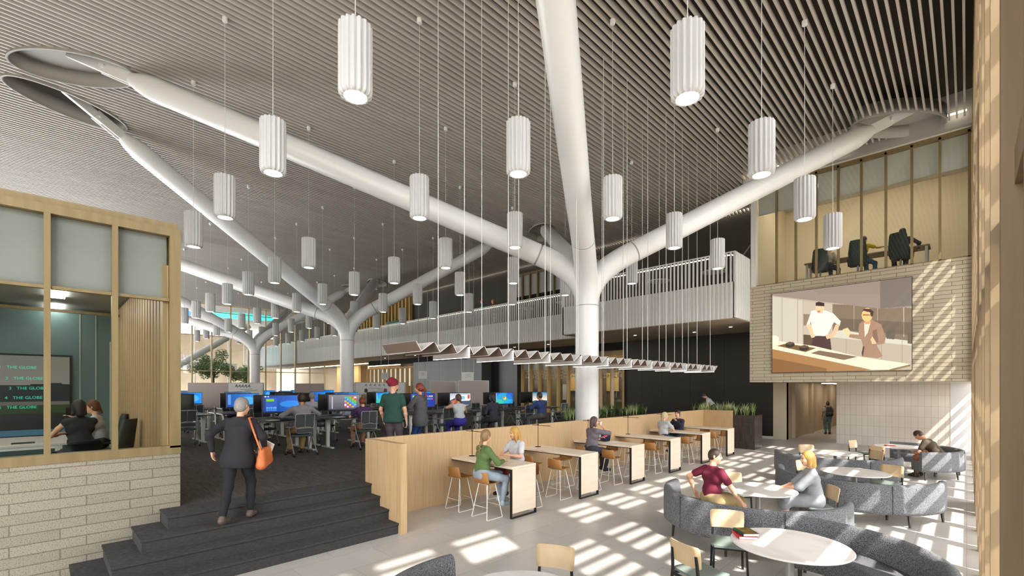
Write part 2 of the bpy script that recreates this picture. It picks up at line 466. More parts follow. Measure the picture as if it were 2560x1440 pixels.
for a, b in zip(xs, xs[1:]):
    m = MB(); m.box(a + .03, b - .03, 21.10, 21.108, 9.68, 10.75); m.box(a + .03, b - .03, 21.09, 21.12, 9.66, 9.69)
    m.build('roller_blind', blind, win)
m = MB(); m.box(-6.47, -6.27, 20.88, 21.1, 6.69, 12.0); struct('trim_6', m, white)
m = MB(); m.box(-6.3, .3, 20.9, 21.1, 10.86, 11.02); struct('trim_7', m, white)
m = MB(); m.box(-6.4, .3, 25.4, 25.6, 6.6, 11); m.box(-6.4, -6.27, 21.1, 25.5, 6.6, 11); m.box(.2, .35, 20.9, 25.6, 6.6, 11)
struct('wall_upper_room', m, noise_mat('upper_room_wall', lin(226, 212, 184), lin(232, 218, 192), (1, 1, 1), .5, .7))
m = MB(); m.box(-6.4, .3, 21, 25.6, 10.95, 11.05); struct('ceiling_upper_room', m, white)
m = MB(); m.box(-5.6, -.4, 22.6, 22.9, 10.88, 10.94)
tag(m.build('linear_ceiling_light', mat('warm_glow', (1, .9, .7), .5, emit=13, ecol=(1, .88, .68))), 'warm linear ceiling light inside the upper glazed office', 'light')

# balcony
BR = MB()
def rail_run(M, x0, x1, y):
    M.box(x0, x1, y, y + .14, 5.24, 6.67)
    M.box(x0, x1, y - .03, y + .03, 7.84, 7.88)
    n = int((x1 - x0) / .165)
    for k in range(n + 1):
        x = x0 + (x1 - x0) * k / n
        M.box(x - .031, x + .031, y - .035, y + .01, 5.24, 7.86)
rail_run(BR, -75, -15.2, 20.9); rail_run(BR, -15.2, -6.52, 19.2)
for k in range(14): BR.box(-6.55, -6.48, 19.2 + k * .122 - .022, 19.2 + k * .122 + .022, 5.24, 7.86)
BR.box(-6.6, -6.5, 19.2, 20.95, 5.24, 7.86); BR.box(-15.25, -15.1, 19.2, 20.95, 5.24, 7.86)
struct('balcony_railing', BR, white2)
m = MB(); m.box(-75, -6.55, 21.0, 36, 6.35, 6.6); m.box(-15.2, -6.55, 19.3, 21.1, 6.35, 6.6); struct('floor_balcony', m, cream)
m = MB(); m.box(-75, -6.5, 21.0, 38, 5.22, 5.3); m.box(-15.2, -6.55, 19.25, 21.05, 5.22, 5.3); struct('ceiling_soffit', m, mat('soffit_warm', lin(196, 180, 158), .6))
m = MB(); m.box(-75, -15.3, 21.06, 21.1, 7.78, 7.82); m.box(-15.0, -6.7, 19.36, 19.40, 7.78, 7.82); m.box(-6.70, -6.66, 19.4, 20.8, 7.76, 7.8)
tag(m.build('handrail_light', led2), 'thin glowing light strip under the handrail of the white balcony', 'light')
m = MB(); m.box(-75, -24.5, YB - .1, YB + .2, 6.6, 12); m.box(-16.3, -6.6, YB - .1, YB + .2, 6.6, 12); m.box(-24.5, -16.3, YB - .1, YB + .2, 10.7, 12)
struct('wall_upper', m, noise_mat('upper_dark_wall', lin(56, 52, 46), lin(72, 67, 60), (.4, .4, .2), 1, .7))
m = MB()
for k in range(12): m.box(-24.5 + k * .74 - .05, -24.5 + k * .74 + .05, YB - .2, YB - .02, 6.6, 10.72)
m.box(-24.5, -16.3, YB - .16, YB - .04, 10.55, 10.72)
win = struct('window_4', m, gold)
m = MB(); m.box(-24.4, -16.4, YB + .02, YB + .03, 6.6, 10.6); m.build('pane', mat('dark_glass', (.02, .022, .024), .1), win)
for k in range(1, 11):
    m = MB(); m.box(-24.5 + k * .74 + .06, -24.5 + k * .74 + .68, YB - .06, YB - .05, 9.1, 10.55); m.build('roller_blind', blind, win)
m = MB(); m.box(-27, -25.9, YB - .16, YB - .1, 6.6, 8.8); m.box(-26.85, -26.05, YB - .17, YB - .15, 6.7, 8.65); struct('door_1', m, greyp)
m = MB()
for k in range(28): m.box(-54 + k * .62 - .09, -54 + k * .62 + .09, YB - .5, YB - .2, 6.6, 10.9)
struct('trim_8', m, noise_mat('warm_timber_slat', lin(190, 156, 92), lin(206, 172, 108), (4, 4, .4), 2, .5))
m = MB(); m.box(-41, -38.6, YB - .75, YB - .7, 6.6, 8.9)
tag(m.build('wall_panel', mat('green_panel', lin(20, 96, 80), .5)), 'green wall panel standing behind the balcony rail next to timber slats', 'panel')
m = MB(); m.box(-52, -47.5, YB - .75, YB - .7, 8.3, 9.3); pn = tag(m.build('wall_sign', white), 'white and blue sign panel above the far end of the balcony', 'sign')
m = MB(); m.box(-52, -47.5, YB - .76, YB - .70, 7.7, 8.3); m.build('blue_band', mat('sign_blue', lin(10, 70, 160), .4), pn)
dl = None
for k, x in enumerate((-7.6, -9.6, -12.4, -16.6, -19, -22, -25.5, -29.5, -34, -39)):
    y = (21.8, 22.6)[k % 2] if k < 3 else 22.6
    d = thing('downlight', f'small round downlight in the balcony soffit, number {k + 1} from the brick screen wall', 'light', (x, y, 5.2), group='downlights in the balcony soffit')
    MB().lathe([(.1, 0), (.1, .03)], n=16).build('trim_ring', white, d)
    MB().lathe([(.07, -.004), (.07, .02)], n=16).build('lens', lampglow, d)

# glazed slat wall on the raised floor (behind the main column)
trel = mat('lattice_light', lin(206, 202, 186), .6)
def slat_window(name, x0, x1, zt, step, lab):
    M = MB()
    M.box(x0, x1, YB - .02, YB + .06, zt, zt + .1)
    n = int((x1 - x0) / step)
    for k in range(n + 1):
        x = x0 + (x1 - x0) * k / n
        M.box(x - .045, x + .045, YB - .12, YB + .2, RF, zt)
    w = struct(name, M, mat('pine_slat', lin(196, 158, 96), .5))
    M = MB()
    for k in range(n + 1):
        x = x0 + (x1 - x0) * k / n
        M.box(x + .045, x + .075, YB - .15, YB - .1, RF, zt)
    M.build('slat_edge', cream, w)
    MB().box(x0, x1, YB + .1, YB + .108, RF, zt).build('pane', glass, w)
    return w
w = slat_window('window_5', -23.2, -14.75, 4.3, .84, '')
M = MB(); rr = random.Random(3)
for i in range(24):
    for j in range(4):
        x = -23.1 + i * .35; z = 3.05 + j * .31
        for q in range(4):
            a = [(x, z), (x + .33, z), (x + .33, z + .29), (x, z + .29)]; c = (x + .165, z + .145)
            if (q + i + j) % 2:
                A = a[q]; B = a[(q + 1) % 4]; k = .8
                M.add([(A[0], YB + .3, A[1]), (B[0], YB + .3, B[1]), (c[0], YB + .3, c[1])], [(0, 1, 2)])
M.build('lattice_screen', trel, w)
M = MB(); M.box(-23.2, -14.75, YB + .14, YB + .15, 3.7, 4.3); M.build('roller_blind', blind, w)
slat_window('window_6', -46, -35.9, 4.35, .8, '')
m = MB(); m.box(-46, -35.9, YB + .3, YB + .31, 2.6, 4.3); struct('trim_9', m, mat('blind_self_lit', lin(240, 238, 232), .6, emit=.5))  # glow is put into the blind's own material, no lamp
m = MB(); m.box(-46, -14.7, YB + 4, YB + 4.2, RF, 5.2); struct('wall_room_back', m, noise_mat('room_back', lin(70, 62, 50), lin(120, 108, 84), (.8, 1, .4), 1, .7))
for k, (x, z, w_, h_, c) in enumerate([(-21.4, 2.2, .9, 1.3, lin(226, 190, 120)), (-20.1, 2.3, .5, .8, lin(60, 150, 180)), (-18.0, 2.2, 1.0, 1.3, lin(230, 200, 120)),
                                       (-15.6, 1.9, 1.9, 2.3, lin(222, 196, 122)), (-23, 1.5, .5, 1.4, lin(90, 130, 60)), (-22.3, 1.5, .4, 1.2, lin(190, 190, 190))]):
    m = MB(); m.box(x - w_ / 2, x + w_ / 2, YB + 3.9, YB + 3.97, z, z + h_)
    tag(m.build('wall_panel', mat(f'panel_{k}', c, .6)), ('amber', 'blue', 'yellow', 'tall ochre', 'green', 'grey')[k] + ' panel on the far wall of the room behind the timber slats', 'panel')
# lobby left
m = MB(); m.box(-75, -46, YB + 8, YB + 8.2, RF, 5.3); struct('wall_lobby', m, cream)
m = MB(); m.box(-60, -54, YB + 3, YB + 3.3, RF, 5.2); struct('wall_lobby_yellow', m, mat('lobby_yellow', lin(232, 204, 148), .7))
m = MB()
for k in range(12): m.box(-50.6 + k * .12, -50.55 + k * .12, YB + 6, YB + 6.1, RF, 4.6)
struct('trim_10', m, mat('grey_slat', lin(96, 90, 84), .7))
m = MB(); m.box(-72, -47, YB + 1.5, YB + 2.1, 5.19, 5.215); m.box(-72, -47, YB + 5.5, YB + 6.1, 5.19, 5.215)
tag(m.build('lobby_ceiling_light', mat('lobby_glow', (1, .9, .7), .5, emit=10, ecol=(1, .82, .55))), 'warm ceiling light strips in the lobby beyond the slatted windows', 'light')

# curtain wall at the far end and the atrium beyond
CWX = -56
m = MB()
for y in (7.1, 8.86, 10.61, 12.33, 14.07, 15.79, 17.52, 19.14, 20.73, 22.4, 24.2): m.box(CWX - .12, CWX + .12, y - .055, y + .055, RF, CZ)
for z in (4.15, 7.8, 10.3): m.box(CWX - .04, CWX + .04, 1, YB, z - .04, z + .04)
m.box(CWX - .12, CWX + .12, 1, YB, 11.0, 11.15)
win = struct('window_7', m, mat('pale_bronze', lin(196, 180, 142), .4, .2))
MB().box(CWX - .004, CWX + .004, 1, YB, RF, CZ).build('pane', glass, win)
m = MB(); m.box(-95, -90, -12, 40, 0, 11.6); struct('wall_far', m, noise_mat('far_wall', lin(128, 112, 92), lin(156, 140, 116), (1, .3, .2), 1, .7))
m = MB(); m.box(-95, CWX - .2, -8, 38, 11.1, 11.3); struct('ceiling_far', m, mat('far_ceiling', lin(214, 208, 202), .7))  # roof extended over the unseen part of the atrium to block sky light
m = MB(); m.box(-90, -56.2, 30, 30.2, RF, 11.2); struct('wall_far_side', m, cream)
m = MB()
for k in range(9): m.box(-75, -74.8, 4.5 + 2 * k, 4.6 + 2 * k, RF, 11)
for k in range(40): m.box(-80, -79.8, 4 + k * .35, 4.12 + k * .35, 5.9, 7.1)
m.box(-80.2, -79.7, 2, 20.9, 5.1, 6.0)
struct('balcony_far', m, white2)
for k, (x, y, rx, ry, c) in enumerate([(-63.0, 17.4, 3.0, 3.6, (0.0, .78, .74)), (-65.0, 10.5, 3.2, 2.2, (0.0, .22, .85))]):
    m = MB(); n = 40
    m.loft([[(x + rx * math.cos(2 * PI * q / n), y + ry * math.sin(2 * PI * q / n), z) for q in range(n)] for z in (11.06, 11.09)], True, True, False)
    tag(m.build('skylight', mat(f'skylight_{k}', c, .5, emit=1.0)), ('oval skylight showing turquoise sky beyond the far glass wall', 'skylight showing blue sky beyond the glass wall, nearest the bronze frame')[k], 'skylight')
m = MB(); m.tube([(-57.6, 9.6, 4.6), (-57.6, 16.3, 9.4)], .33, 12)
struct('column_brace', m, steelw)

# outside
m = MB(); m.box(-56, -7, -12.2, -12, 0, 12.1); struct('wall_rear_blocker', m, warmw)  # unseen wall added behind the camera to darken the left ceiling
m = MB(); m.box(-56, -16, -12, -8, -.2, RF); m.box(-16, 3, -12, -7, -.2, 0); struct('floor_rear', m, greyp)
m = MB(); m.box(.9, 30, -60, 60, -.3, -.05); m.box(-60, .9, -60, -7.2, -.3, -.05); struct('bounce_paving', m, noise_mat('bounce_paving_pale', lin(186, 178, 166), lin(200, 192, 180), (1, 1, 1), .4, .8))  # unseen pale paving added to bounce neutral light indoors
m = MB(); m.box(-45, -15, YB + 2.2, YB + 2.7, 5.19, 5.215)  # warm fill strip added to brighten the room and its slats
tag(m.build('room_fill_light', mat('lobby_glow2', (1, .9, .7), .5, emit=9, ecol=(1, .84, .6))), 'added warm fill strip in the room behind the timber slat windows', 'light')
m = MB(); m.box(30, 160, -120, 160, -.6, -.3); m.box(-60, 30, -120, -60, -.6, -.3); struct('ground', m, noise_mat('meadow', lin(60, 74, 40), lin(96, 100, 66), (.1, .02, 1), 1, .9))
m = MB(); rh = random.Random(2)
for k in range(30):
    y = -130 + k * 11; h = 9 + 5 * rh.random() + 5 * math.sin(k * .6)
    m.ball((150 + 10 * rh.random(), y, -1), (14, 16, h), 14, 8)
struct('hills', m, noise_mat('hill_green', lin(40, 52, 44), lin(58, 70, 56), (.1, .1, .1), 1, .95))
m = MB()
for k in range(16):
    x = -70 + k * 14; m.ball((x, -115, -1), (14, 10, 9 + 4 * rh.random()), 14, 8)
struct('hills_rear', m, MATS['hill_green'])
# ------------------------------------------------------------------ steel trees
def bez(a, b, c, n=8):
    a, b, c = Vector(a), Vector(b), Vector(c)
    return [(1 - t) ** 2 * a + 2 * t * (1 - t) * b + t * t * c for t in [k / n for k in range(n + 1)]]
def steel_tree(x, y, ends, label, z0=RF, blocked=()):
    t = thing('steel_column', label, 'column', (x, y, z0), group='branching white steel columns')
    MB().tube([(0, 0, 0), (0, 0, 5.02 - z0)], .365, 40).build('trunk', steelw, t)
    MB().lathe([(.352, 5.0 - z0), (.352, 5.09 - z0)], n=40).build('collar', greyp, t)
    for (ex, ey) in ends:
        d = Vector((ex - x, ey - y, 11.45 - 6.0)); L = d.length; u = d / L
        hub = Vector((0, 0, 6.0 - z0)); P = lambda s: hub + u * s
        e = MB()
        e.tube(bez((0, 0, 5.07 - z0), (0, 0, 6.05 - z0), P(1.65), 12), [.362 - .03 * k / 12 for k in range(13)], 32)
        br = e.build('elbow', steelw, t)
        MB().tube([P(1.64), P(1.72)], .312, 32).build('joint_ring', greyp, br)
        b = MB(); Ls = L - 2.1
        b.tube([P(1.70), P(Ls), P(Ls + .35), P(Ls + .62)], [.328, .328, .26, .16], 32)
        b.build('branch', steelw, t)
        side = u.cross(Vector((0, 0, 1))).normalized(); up = side.cross(u)
        b = MB()
        for sgn in (-1, 1): b.obox(P(Ls + .95) + side * .075 * sgn, u * .9, side * .04, up * .3)
        b.obox(P(Ls + 1.7), u * 1.1, side * .10, up * .26)
        b.tube([P(Ls + 1.3) - side * .16, P(Ls + 1.3) + side * .16], .06, 12)
        b.build('pin_bracket', steelw, t)
    return t
steel_tree(-8.53, 12.03, [(-17.15, .6), (-1.3, 19.7), (-16.85, 19.5), (-1.6, .6)], 'thick branching white steel column rising behind the oak booth wall')
steel_tree(-24.2, 11.7, [(-19.5, .58), (-18.9, 19.2), (-34.75, 19.4), (-35, .6)], 'branching white steel column among the computer desks, second from the oak wall')
steel_tree(-39.8, 11.68, [(-37.3, 19.2), (-37.4, .6), (-52, 19.2), (-52, .6)], 'branching white steel column farthest back, in front of the far glass wall')
# ------------------------------------------------------------------ pendants
ORD = ('first', 'second', 'third', 'fourth', 'fifth', 'sixth', 'seventh', 'eighth', 'ninth', 'tenth', 'eleventh', 'twelfth', 'thirteenth', 'fourteenth', 'fifteenth', 'sixteenth')
def make_pendant():
    t = thing('pendant_lamp', 'x', 'pendant lamp', (0, 0, 7.41), group='fluted white pendant lamps')
    m = MB(); NF, K = 16, 8
    def ring(R, z, dip=1.0):
        out = []
        for f in range(NF):
            for k in range(K):
                a = 2 * PI * (f + k / K) / NF
                r = R * (1 - .17 * dip * abs(math.cos(PI * k / K)) ** 3)
                out.append((r * math.cos(a), r * math.sin(a), z))
        return out
    rings = [ring(.205, 0), ring(.222, -.012), ring(.226, -.03), ring(.226, -.90), ring(.218, -.945), ring(.196, -.972), ring(.172, -.98, .5)]
    m.loft(rings, True, False, True)
    m.loft([ring(.172, -.98, .5), ring(.150, -.975, 0), ring(.150, -.94, 0)], False, False, True)
    m.build('lamp_shade', lampw, t)
    MB().lathe([(.152, -.962), (.152, -.955)], n=32).build('diffuser', lampglow, t)
    MB().tube([(0, 0, -.005), (0, 0, CZ - 7.41 - .02)], .006, 5).build('cord', mat('cord_white', (.7, .7, .68), .5), t)
    MB().lathe([(.05, CZ - 7.41 - .10), (.06, CZ - 7.41 - .09), (.06, CZ - 7.41 + .01)], n=12).build('canopy', steelw, t)
    return t
def seg_dist(px, py, z0, z1, a, b):
    best = 9
    for k in range(41):
        q = a + (b - a) * (k / 40)
        if z0 - .3 < q.z < z1 + .3: best = min(best, math.hypot(q.x - px, q.y - py))
    return best
TREES = [((-8.28, 11.68), [(-17.15, .6), (-1.45, 19.6), (-16.85, 19.5), (-1.6, .6)]),
         ((-24.2, 11.7), [(-19.5, .58), (-18.9, 19.2), (-34.75, 19.4), (-35, .6)])]
P0 = make_pendant(); first = True
for j in range(5):
    for i in range(15):
        x = -2.72 - 3.2 * i; y = 2.98 + 3.2 * j
        if i == 0 and j == 0: continue
        dz = -x * math.sin(TH) + y * math.cos(TH); pr = 1280 + 1155 * (x * math.cos(TH) + y * math.sin(TH)) / dz
        if pr < 452 and i > 4: continue
        if (i, j) == (3, 1): continue
        lab = f'white fluted pendant lamp, {ORD[i]} from timber wall in the {ORD[j]} row from camera'
        if first: P0.location = (x, y, 7.41); P0['label'] = lab; first = False
        else: dup(P0, (x, y, 7.41), 0, lab)

# ------------------------------------------------------------------ pleated acoustic baffle with light bars
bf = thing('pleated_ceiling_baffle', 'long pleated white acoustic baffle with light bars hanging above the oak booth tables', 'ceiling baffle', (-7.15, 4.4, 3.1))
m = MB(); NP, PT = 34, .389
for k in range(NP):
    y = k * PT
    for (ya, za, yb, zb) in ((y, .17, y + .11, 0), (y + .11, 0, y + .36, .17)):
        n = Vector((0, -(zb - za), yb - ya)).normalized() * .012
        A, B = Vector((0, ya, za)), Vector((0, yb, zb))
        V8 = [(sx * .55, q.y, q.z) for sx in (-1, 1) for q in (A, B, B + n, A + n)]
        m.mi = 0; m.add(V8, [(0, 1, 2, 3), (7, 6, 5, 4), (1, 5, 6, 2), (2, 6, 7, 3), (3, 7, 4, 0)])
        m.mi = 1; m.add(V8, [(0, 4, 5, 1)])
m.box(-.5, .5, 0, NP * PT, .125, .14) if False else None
m.build('pleated_panel', [mat('baffle_white', lin(214, 210, 206), .7), mat('baffle_underside', lin(112, 96, 86), .85)], bf)  # underside faces get a darker brown than the white panel
for k in range(1, 12):
    y = k * 3 * PT - .005
    m = MB(); m.box(-.55, .56, y - .02, y + .02, -.055, .14); lb = m.build('light_bar', steelw, bf)
    m = MB(); m.box(-.55, .56, y - .018, y + .018, -.06, -.054); m.build('diffuser', mat('bar_glow', (1, 1, 1), .5, emit=5, ecol=(1, .96, .9)), lb)
    for sx in (-.4, .42):
        m = MB(); m.tube([(sx, y, .14), (sx, y, CZ - 3.1)], .008, 5); m.build('rod', mat('cord_white', (.7, .7, .68), .5), bf)

# ------------------------------------------------------------------ oak booth, bar tables and stools
m = MB(); m.box(-8.05, -7.955, 4.25, 19.75, .001, 1.53); struct('wall_booth', m, oak)
m = MB(); m.box(-7.955, -6.82, 4.25, 4.37, .001, 1.53)
tag(m.build('booth_end_panel', oak), 'oak end panel standing between the carpeted steps and the bar tables', 'panel')
m = MB(); m.box(-7.955, -6.80, 19.62, 19.75, .001, 1.53)
tag(m.build('booth_end_panel', oak), 'oak return panel at the planter end of the row of bar tables', 'panel')
lam = noise_mat('pale_laminate', lin(222, 206, 184), lin(232, 217, 196), (3, .7, 3), 3, .4)
def bar_table():
    t = thing('bar_table', 'x', 'table', group='bar tables along the oak wall')
    MB().rbox(.0, 1.84, -.34, .34, .935, .985, .008).build('tabletop', lam, t)
    m = MB(); m.box(.0, 1.80, -.335, .335, .918, .935); m.build('top_edge', mblack, t)
    MB().box(1.79, 1.84, -.332, .332, .10, .934).build('end_panel', lam, t)
    m = MB()
    for y in (-.348, .333): m.box(1.788, 1.842, y, y + .015, 0, .934)
    m.box(1.788, 1.842, -.333, .333, 0, .02)
    m.build('end_frame', mblack, t)
    return t
tan = noise_mat('tan_shell', lin(158, 108, 54), lin(170, 120, 64), (2, 2, 2), 2, .5)
wirew = mat('white_wire', (.82, .81, .78), .4)
def bar_stool():
    t = thing('bar_stool', 'x', 'stool', group='tan bar stools with white sled legs')
    m = MB(); rows = []
    # moulded shell, facing +y : seat then curved low back
    prof = [(.20, .675), (.17, .668), (.05, .655), (-.08, .655), (-.14, .67), (-.175, .71), (-.19, .78), (-.20, .86), (-.203, .885)]
    hw = [.17, .185, .20, .20, .198, .195, .19, .18, .16]
    top, bot = [], []
    for (y, z), w_ in zip(prof, hw):
        r = []; r2 = []
        for k in range(9):
            u = -1 + k / 4; bend = (u * u) * (.02 + (.035 if z > .7 else 0))
            yy = y + (bend if z > .7 else 0); zz = z + (bend if z <= .7 else 0)
            r.append((u * w_, yy, zz)); r2.append((u * w_, yy - (.014 if z > .7 else 0), zz - (.014 if z <= .7 else 0)))
        top.append(r); bot.append(r2)
    rings = [a + list(reversed(b)) for a, b in zip(top, bot)]
    m.loft(rings, True, True, True); m.build('seat_shell', tan, t)
    for s_ in (-1, 1):
        m = MB(); x1 = s_ * .215
        m.tube([(s_ * .12, .10, .645), (x1, .20, .02), (x1, .19, .008), (x1, -.19, .008), (x1, -.20, .02), (s_ * .12, -.10, .645)], .0085, 8)
        m.build('sled_leg', wirew, t)
    m = MB(); m.tube([(0, -.165, .23), (-.19, -.165, .23), (-.19, .165, .23), (.19, .165, .23), (.19, -.165, .23), (0, -.165, .23)], .0075, 8)
    m.build('foot_rail', wirew, t)
    m = MB(); m.tube([(0, -.1, .645), (-.12, -.1, .645), (-.12, .1, .645), (.12, .1, .645), (.12, -.1, .645), (0, -.1, .645)], .008, 8)
    m.build('seat_support', wirew, t)
    return t
BT = bar_table(); BS = bar_stool(); TY = [6.55, 8.73, 10.9, 13.08, 15.33, 17.55]
NT = ('nearest the steps', 'second from the steps', 'third from the steps', 'fourth from the steps', 'fifth from the steps', 'nearest the planter')
def desk_lamp(x, y, z, lab):
    t = thing('table_lamp', lab, 'lamp', (x, y, z), .3)
    dk = mat('dark_bronze', lin(60, 44, 30), .4, .6)
    MB().lathe([(.075, 0), (.075, .012), (.02, .018)], n=20).build('base', dk, t)
    MB().tube([(0, 0, .01), (0, 0, .56)], .008, 8).build('stem', dk, t)
    m = MB(); m.tube([(-.16, 0, .548), (.34, 0, .535)], .007, 8); m.ball((0, 0, .555), .022)
    m.build('arm', dk, t)
    return t
for k, y in enumerate(TY):
    o = BT if k == 0 else dup(BT, (0, 0, 0)); o.location = (-7.95, y, 0)
    o['label'] = f'pale bar table with end panel on the oak wall, {NT[k]}'
    if k != 5: desk_lamp(-7.72, y + .05, .985, f'slim dark table lamp on the bar table {NT[k]}')
    for q, (dx, sgn) in enumerate(((.55, -1), (1.38, -1), (.62, 1), (1.42, 1))):
        st = BS if k == 0 and q == 0 else dup(BS, (0, 0, 0))
        st.location = (-7.95 + dx, y + sgn * .56, 0); st.rotation_euler = (0, 0, 0 if sgn < 0 else PI)
        st['label'] = f"tan bar stool, {'near' if sgn < 0 else 'far'} side, {'wall' if q % 2 == 0 else 'aisle'} end, at bar table {NT[k]}"

# ------------------------------------------------------------------ planters
dtile = brick_mat('dark_tile', lin(74, 66, 60), lin(58, 52, 48), lin(40, 36, 34), .06, .3, .004, 'xz', .25, 0, 1, bump=.3)
leafm = noise_mat('blade_leaf', lin(56, 86, 30), lin(176, 190, 120), (1, 1, 1), 14, .55)
leafm2 = noise_mat('blade_leaf_pale', lin(150, 170, 96), lin(222, 226, 176), (1, 1, 1), 20, .55)
leafd = noise_mat('blade_leaf_dark', lin(34, 66, 26), lin(92, 128, 50), (1, 1, 1), 14, .55)
def planter(name, x0, x1, y0, y1, z0, z1, m_, lab):
    t = thing(name, lab, 'planter', ((x0 + x1) / 2, (y0 + y1) / 2, z0))
    a, b = (x1 - x0) / 2, (y1 - y0) / 2; h = z1 - z0
    m = MB(); w = .04
    m.box(-a, a, -b, -b + w, 0, h); m.box(-a, a, b - w, b, 0, h); m.box(-a, -a + w, -b + w, b - w, 0, h); m.box(a - w, a, -b + w, b - w, 0, h); m.box(-a + w, a - w, -b + w, b - w, 0, h - .12)
    m.build('box', m_, t)
    m = MB(); m.box(-a + w, a - w, -b + w, b - w, h - .12, h - .05); m.build('soil', mat('soil', (.03, .022, .016), .9), t)
    return t
def blades(m, x, y, z, n, h, rnd, lean=.35):
    for _ in range(n):
        a = rnd.random() * 2 * PI; L = h * (.55 + .6 * rnd.random()); le = lean * (.3 + rnd.random()); w = .010 + .008 * rnd.random()
        dx, dy = math.cos(a), math.sin(a); px_, py_ = -dy * w, dx * w
        vs = []
        for k in range(5):
            t = k / 4; r = L * le * t * t; zz = L * t * (1 - .25 * le * t); ww = (1 - t * .92)
            cx, cy_ = x + dx * r, y + dy * r
            vs += [(cx + px_ * ww, cy_ + py_ * ww, z + zz), (cx - px_ * ww, cy_ - py_ * ww, z + zz)]
        m.add(vs, [(2 * k, 2 * k + 1, 2 * k + 3, 2 * k + 2) for k in range(4)], True)
rp = random.Random(11)
p1 = planter('planter', -8.6, -5.98, 19.78, 20.7, 0, 1.36, dtile, 'tall dark tiled planter of striped grasses at the end of the oak booth')
p2 = planter('planter', -10.6, -9.95, 13.0, 19.0, RF, 1.32, mat('dark_planter', lin(44, 44, 46), .5), 'long low black planter on the raised floor behind the oak wall')
p3 = planter('planter', -14.2, -13.6, 17.0, 23.0, RF, 1.25, mat('dark_planter', lin(44, 44, 46), .5), 'black planter behind the computer desks in front of the timber slat window')
def grass(name, x0, x1, y0, y1, z, nn, h, m_, lab, cnt=16):
    m = MB()
    for i in range(nn):
        m.mi = i % len(m_); blades(m, rp.uniform(x0, x1), rp.uniform(y0, y1), z, cnt, h * (.8 + .4 * rp.random()), rp)
    tag(m.build(name, m_, kind='stuff'), lab, 'plants')
grass('grass', -8.5, -6.1, 19.9, 20.6, 1.30, 44, .5, (leafm, leafm2), 'green and cream striped grasses growing in the tall dark tiled planter', 24)
grass('grass', -10.5, -10.05, 13.1, 18.9, 1.26, 70, .45, (leafm, leafd, leafm2, leafd), 'strappy grasses growing in the long low black planter behind the oak wall', 22)
grass('grass', -14.1, -13.7, 17.1, 22.9, 1.19, 26, .42, (leafd,), 'dark green grasses in the planter behind the computer desks', 20)

# ------------------------------------------------------------------ curved banquettes
tweed = noise_mat('tweed_charcoal', lin(38, 40, 44), lin(150, 152, 156), (1, 1, .5), 200, .95, bump=.3, detail=2, contrast=(.38, .68), dist=.003)
tweed2 = noise_mat('tweed_seat', lin(52, 54, 58), lin(140, 142, 146), (1, 1, .5), 200, .95, bump=.3, detail=2, contrast=(.38, .68), dist=.003)
def banquette(cx, cy_, a0, a1, lab):
    t = thing('curved_banquette', lab, 'sofa', (cx, cy_, 0), group='curved tweed banquettes')
    def arc(prof, n, m, A0=a0, A1=a1):
        rings = []
        for k in range(n + 1):
            a = math.radians(A0 + (A1 - A0) * k / n)
            rings.append([(r * math.cos(a), r * math.sin(a), z) for r, z in prof])
        return m.loft(rings, True, True, True)
    back = [(1.40, .23), (1.405, .30), (1.40, .70), (1.385, .745), (1.34, .76), (1.29, .745), (1.262, .70), (1.235, .42), (1.24, .23)]
    arc(back, 48, MB()).build('backrest', tweed, t)
    seat = [(1.236, .22), (1.236, .43), (1.22, .455), (.84, .465), (.79, .45), (.775, .40), (.79, .22)]
    arc(seat, 48, MB()).build('seat', tweed2, t)
    for q in (.333, .667):
        m = MB()
        a = math.radians(a0 + (a1 - a0) * q); c, s_ = math.cos(a), math.sin(a)
        m.obox((1.403 * c, 1.403 * s_, .49), Vector((-s_, c, 0)) * .006, Vector((c, s_, 0)) * .012, (0, 0, .5))
        m.build('seam', mat('seam_dark', (.02, .02, .022), .9), t)
    n = 5
    for k in range(n):
        a = math.radians(a0 + 4 + (a1 - a0 - 8) * k / (n - 1)); c, s_ = math.cos(a), math.sin(a)
        for r in (1.33, .86):
            m = MB(); m.tube([(r * c, r * s_, .235), ((r + .02 * (1 if r > 1 else -1)) * c, (r + .02 * (1 if r > 1 else -1)) * s_, 0)], [.028, .018], 4, smooth=False)
            m.build('leg', mat('leg_dark', lin(52, 44, 38), .4), t)
    return t
marble = noise_mat('white_marble', lin(236, 232, 228), lin(214, 208, 203), (1, 1.6, 1), 2.2, .18, detail=8, contrast=(.45, .75))
def round_table(x, y, lab):
    t = thing('round_table', lab, 'table', (x, y, 0), group='round white cafe tables')
    MB().lathe([(.56, .722), (.592, .728), (.60, .738), (.597, .745), (.59, .748)], n=64).build('tabletop', marble, t)
    gm = mat('table_post_grey', lin(150, 150, 148), .35, .4)
    MB().tube([(0, 0, .02), (0, 0, .725)], .042, 24).build('post', gm, t)
    MB().lathe([(.27, 0), (.27, .012), (.05, .02)], n=40).build('base', mat('table_base', lin(120, 120, 120), .4, .4), t)
    return t
TB = [('F', -2.62, 2.78), ('A', -1.41, 5.85), ('B', -2.56, 8.62), ('C', -1.65, 11.75), ('D', -2.5, 14.82), ('E', -1.42, 17.68)]
TL = ('at the lower edge of the view, by the lone wooden chair', 'carrying the stacked books, nearest the camera', 'between the man in maroon and the woman in a grey dress',
      'third from the camera, with one plywood chair on its right', 'fourth from the camera, with plywood chairs behind it', 'farthest from the camera, near the man in a brown shirt')
for (n, x, y), l in zip(TB, TL): round_table(x, y, 'round white table ' + l)
banquette(-2.5, 2.8, 172, 330, 'curved grey tweed banquette at the lower edge, beside the steps')
banquette(-1.41, 5.85, -50, 100, 'curved charcoal banquette wrapping the table with books, beside the timber wall')
banquette(-2.6, 8.4, -182, 8, 'curved charcoal banquette the man in maroon sits on')
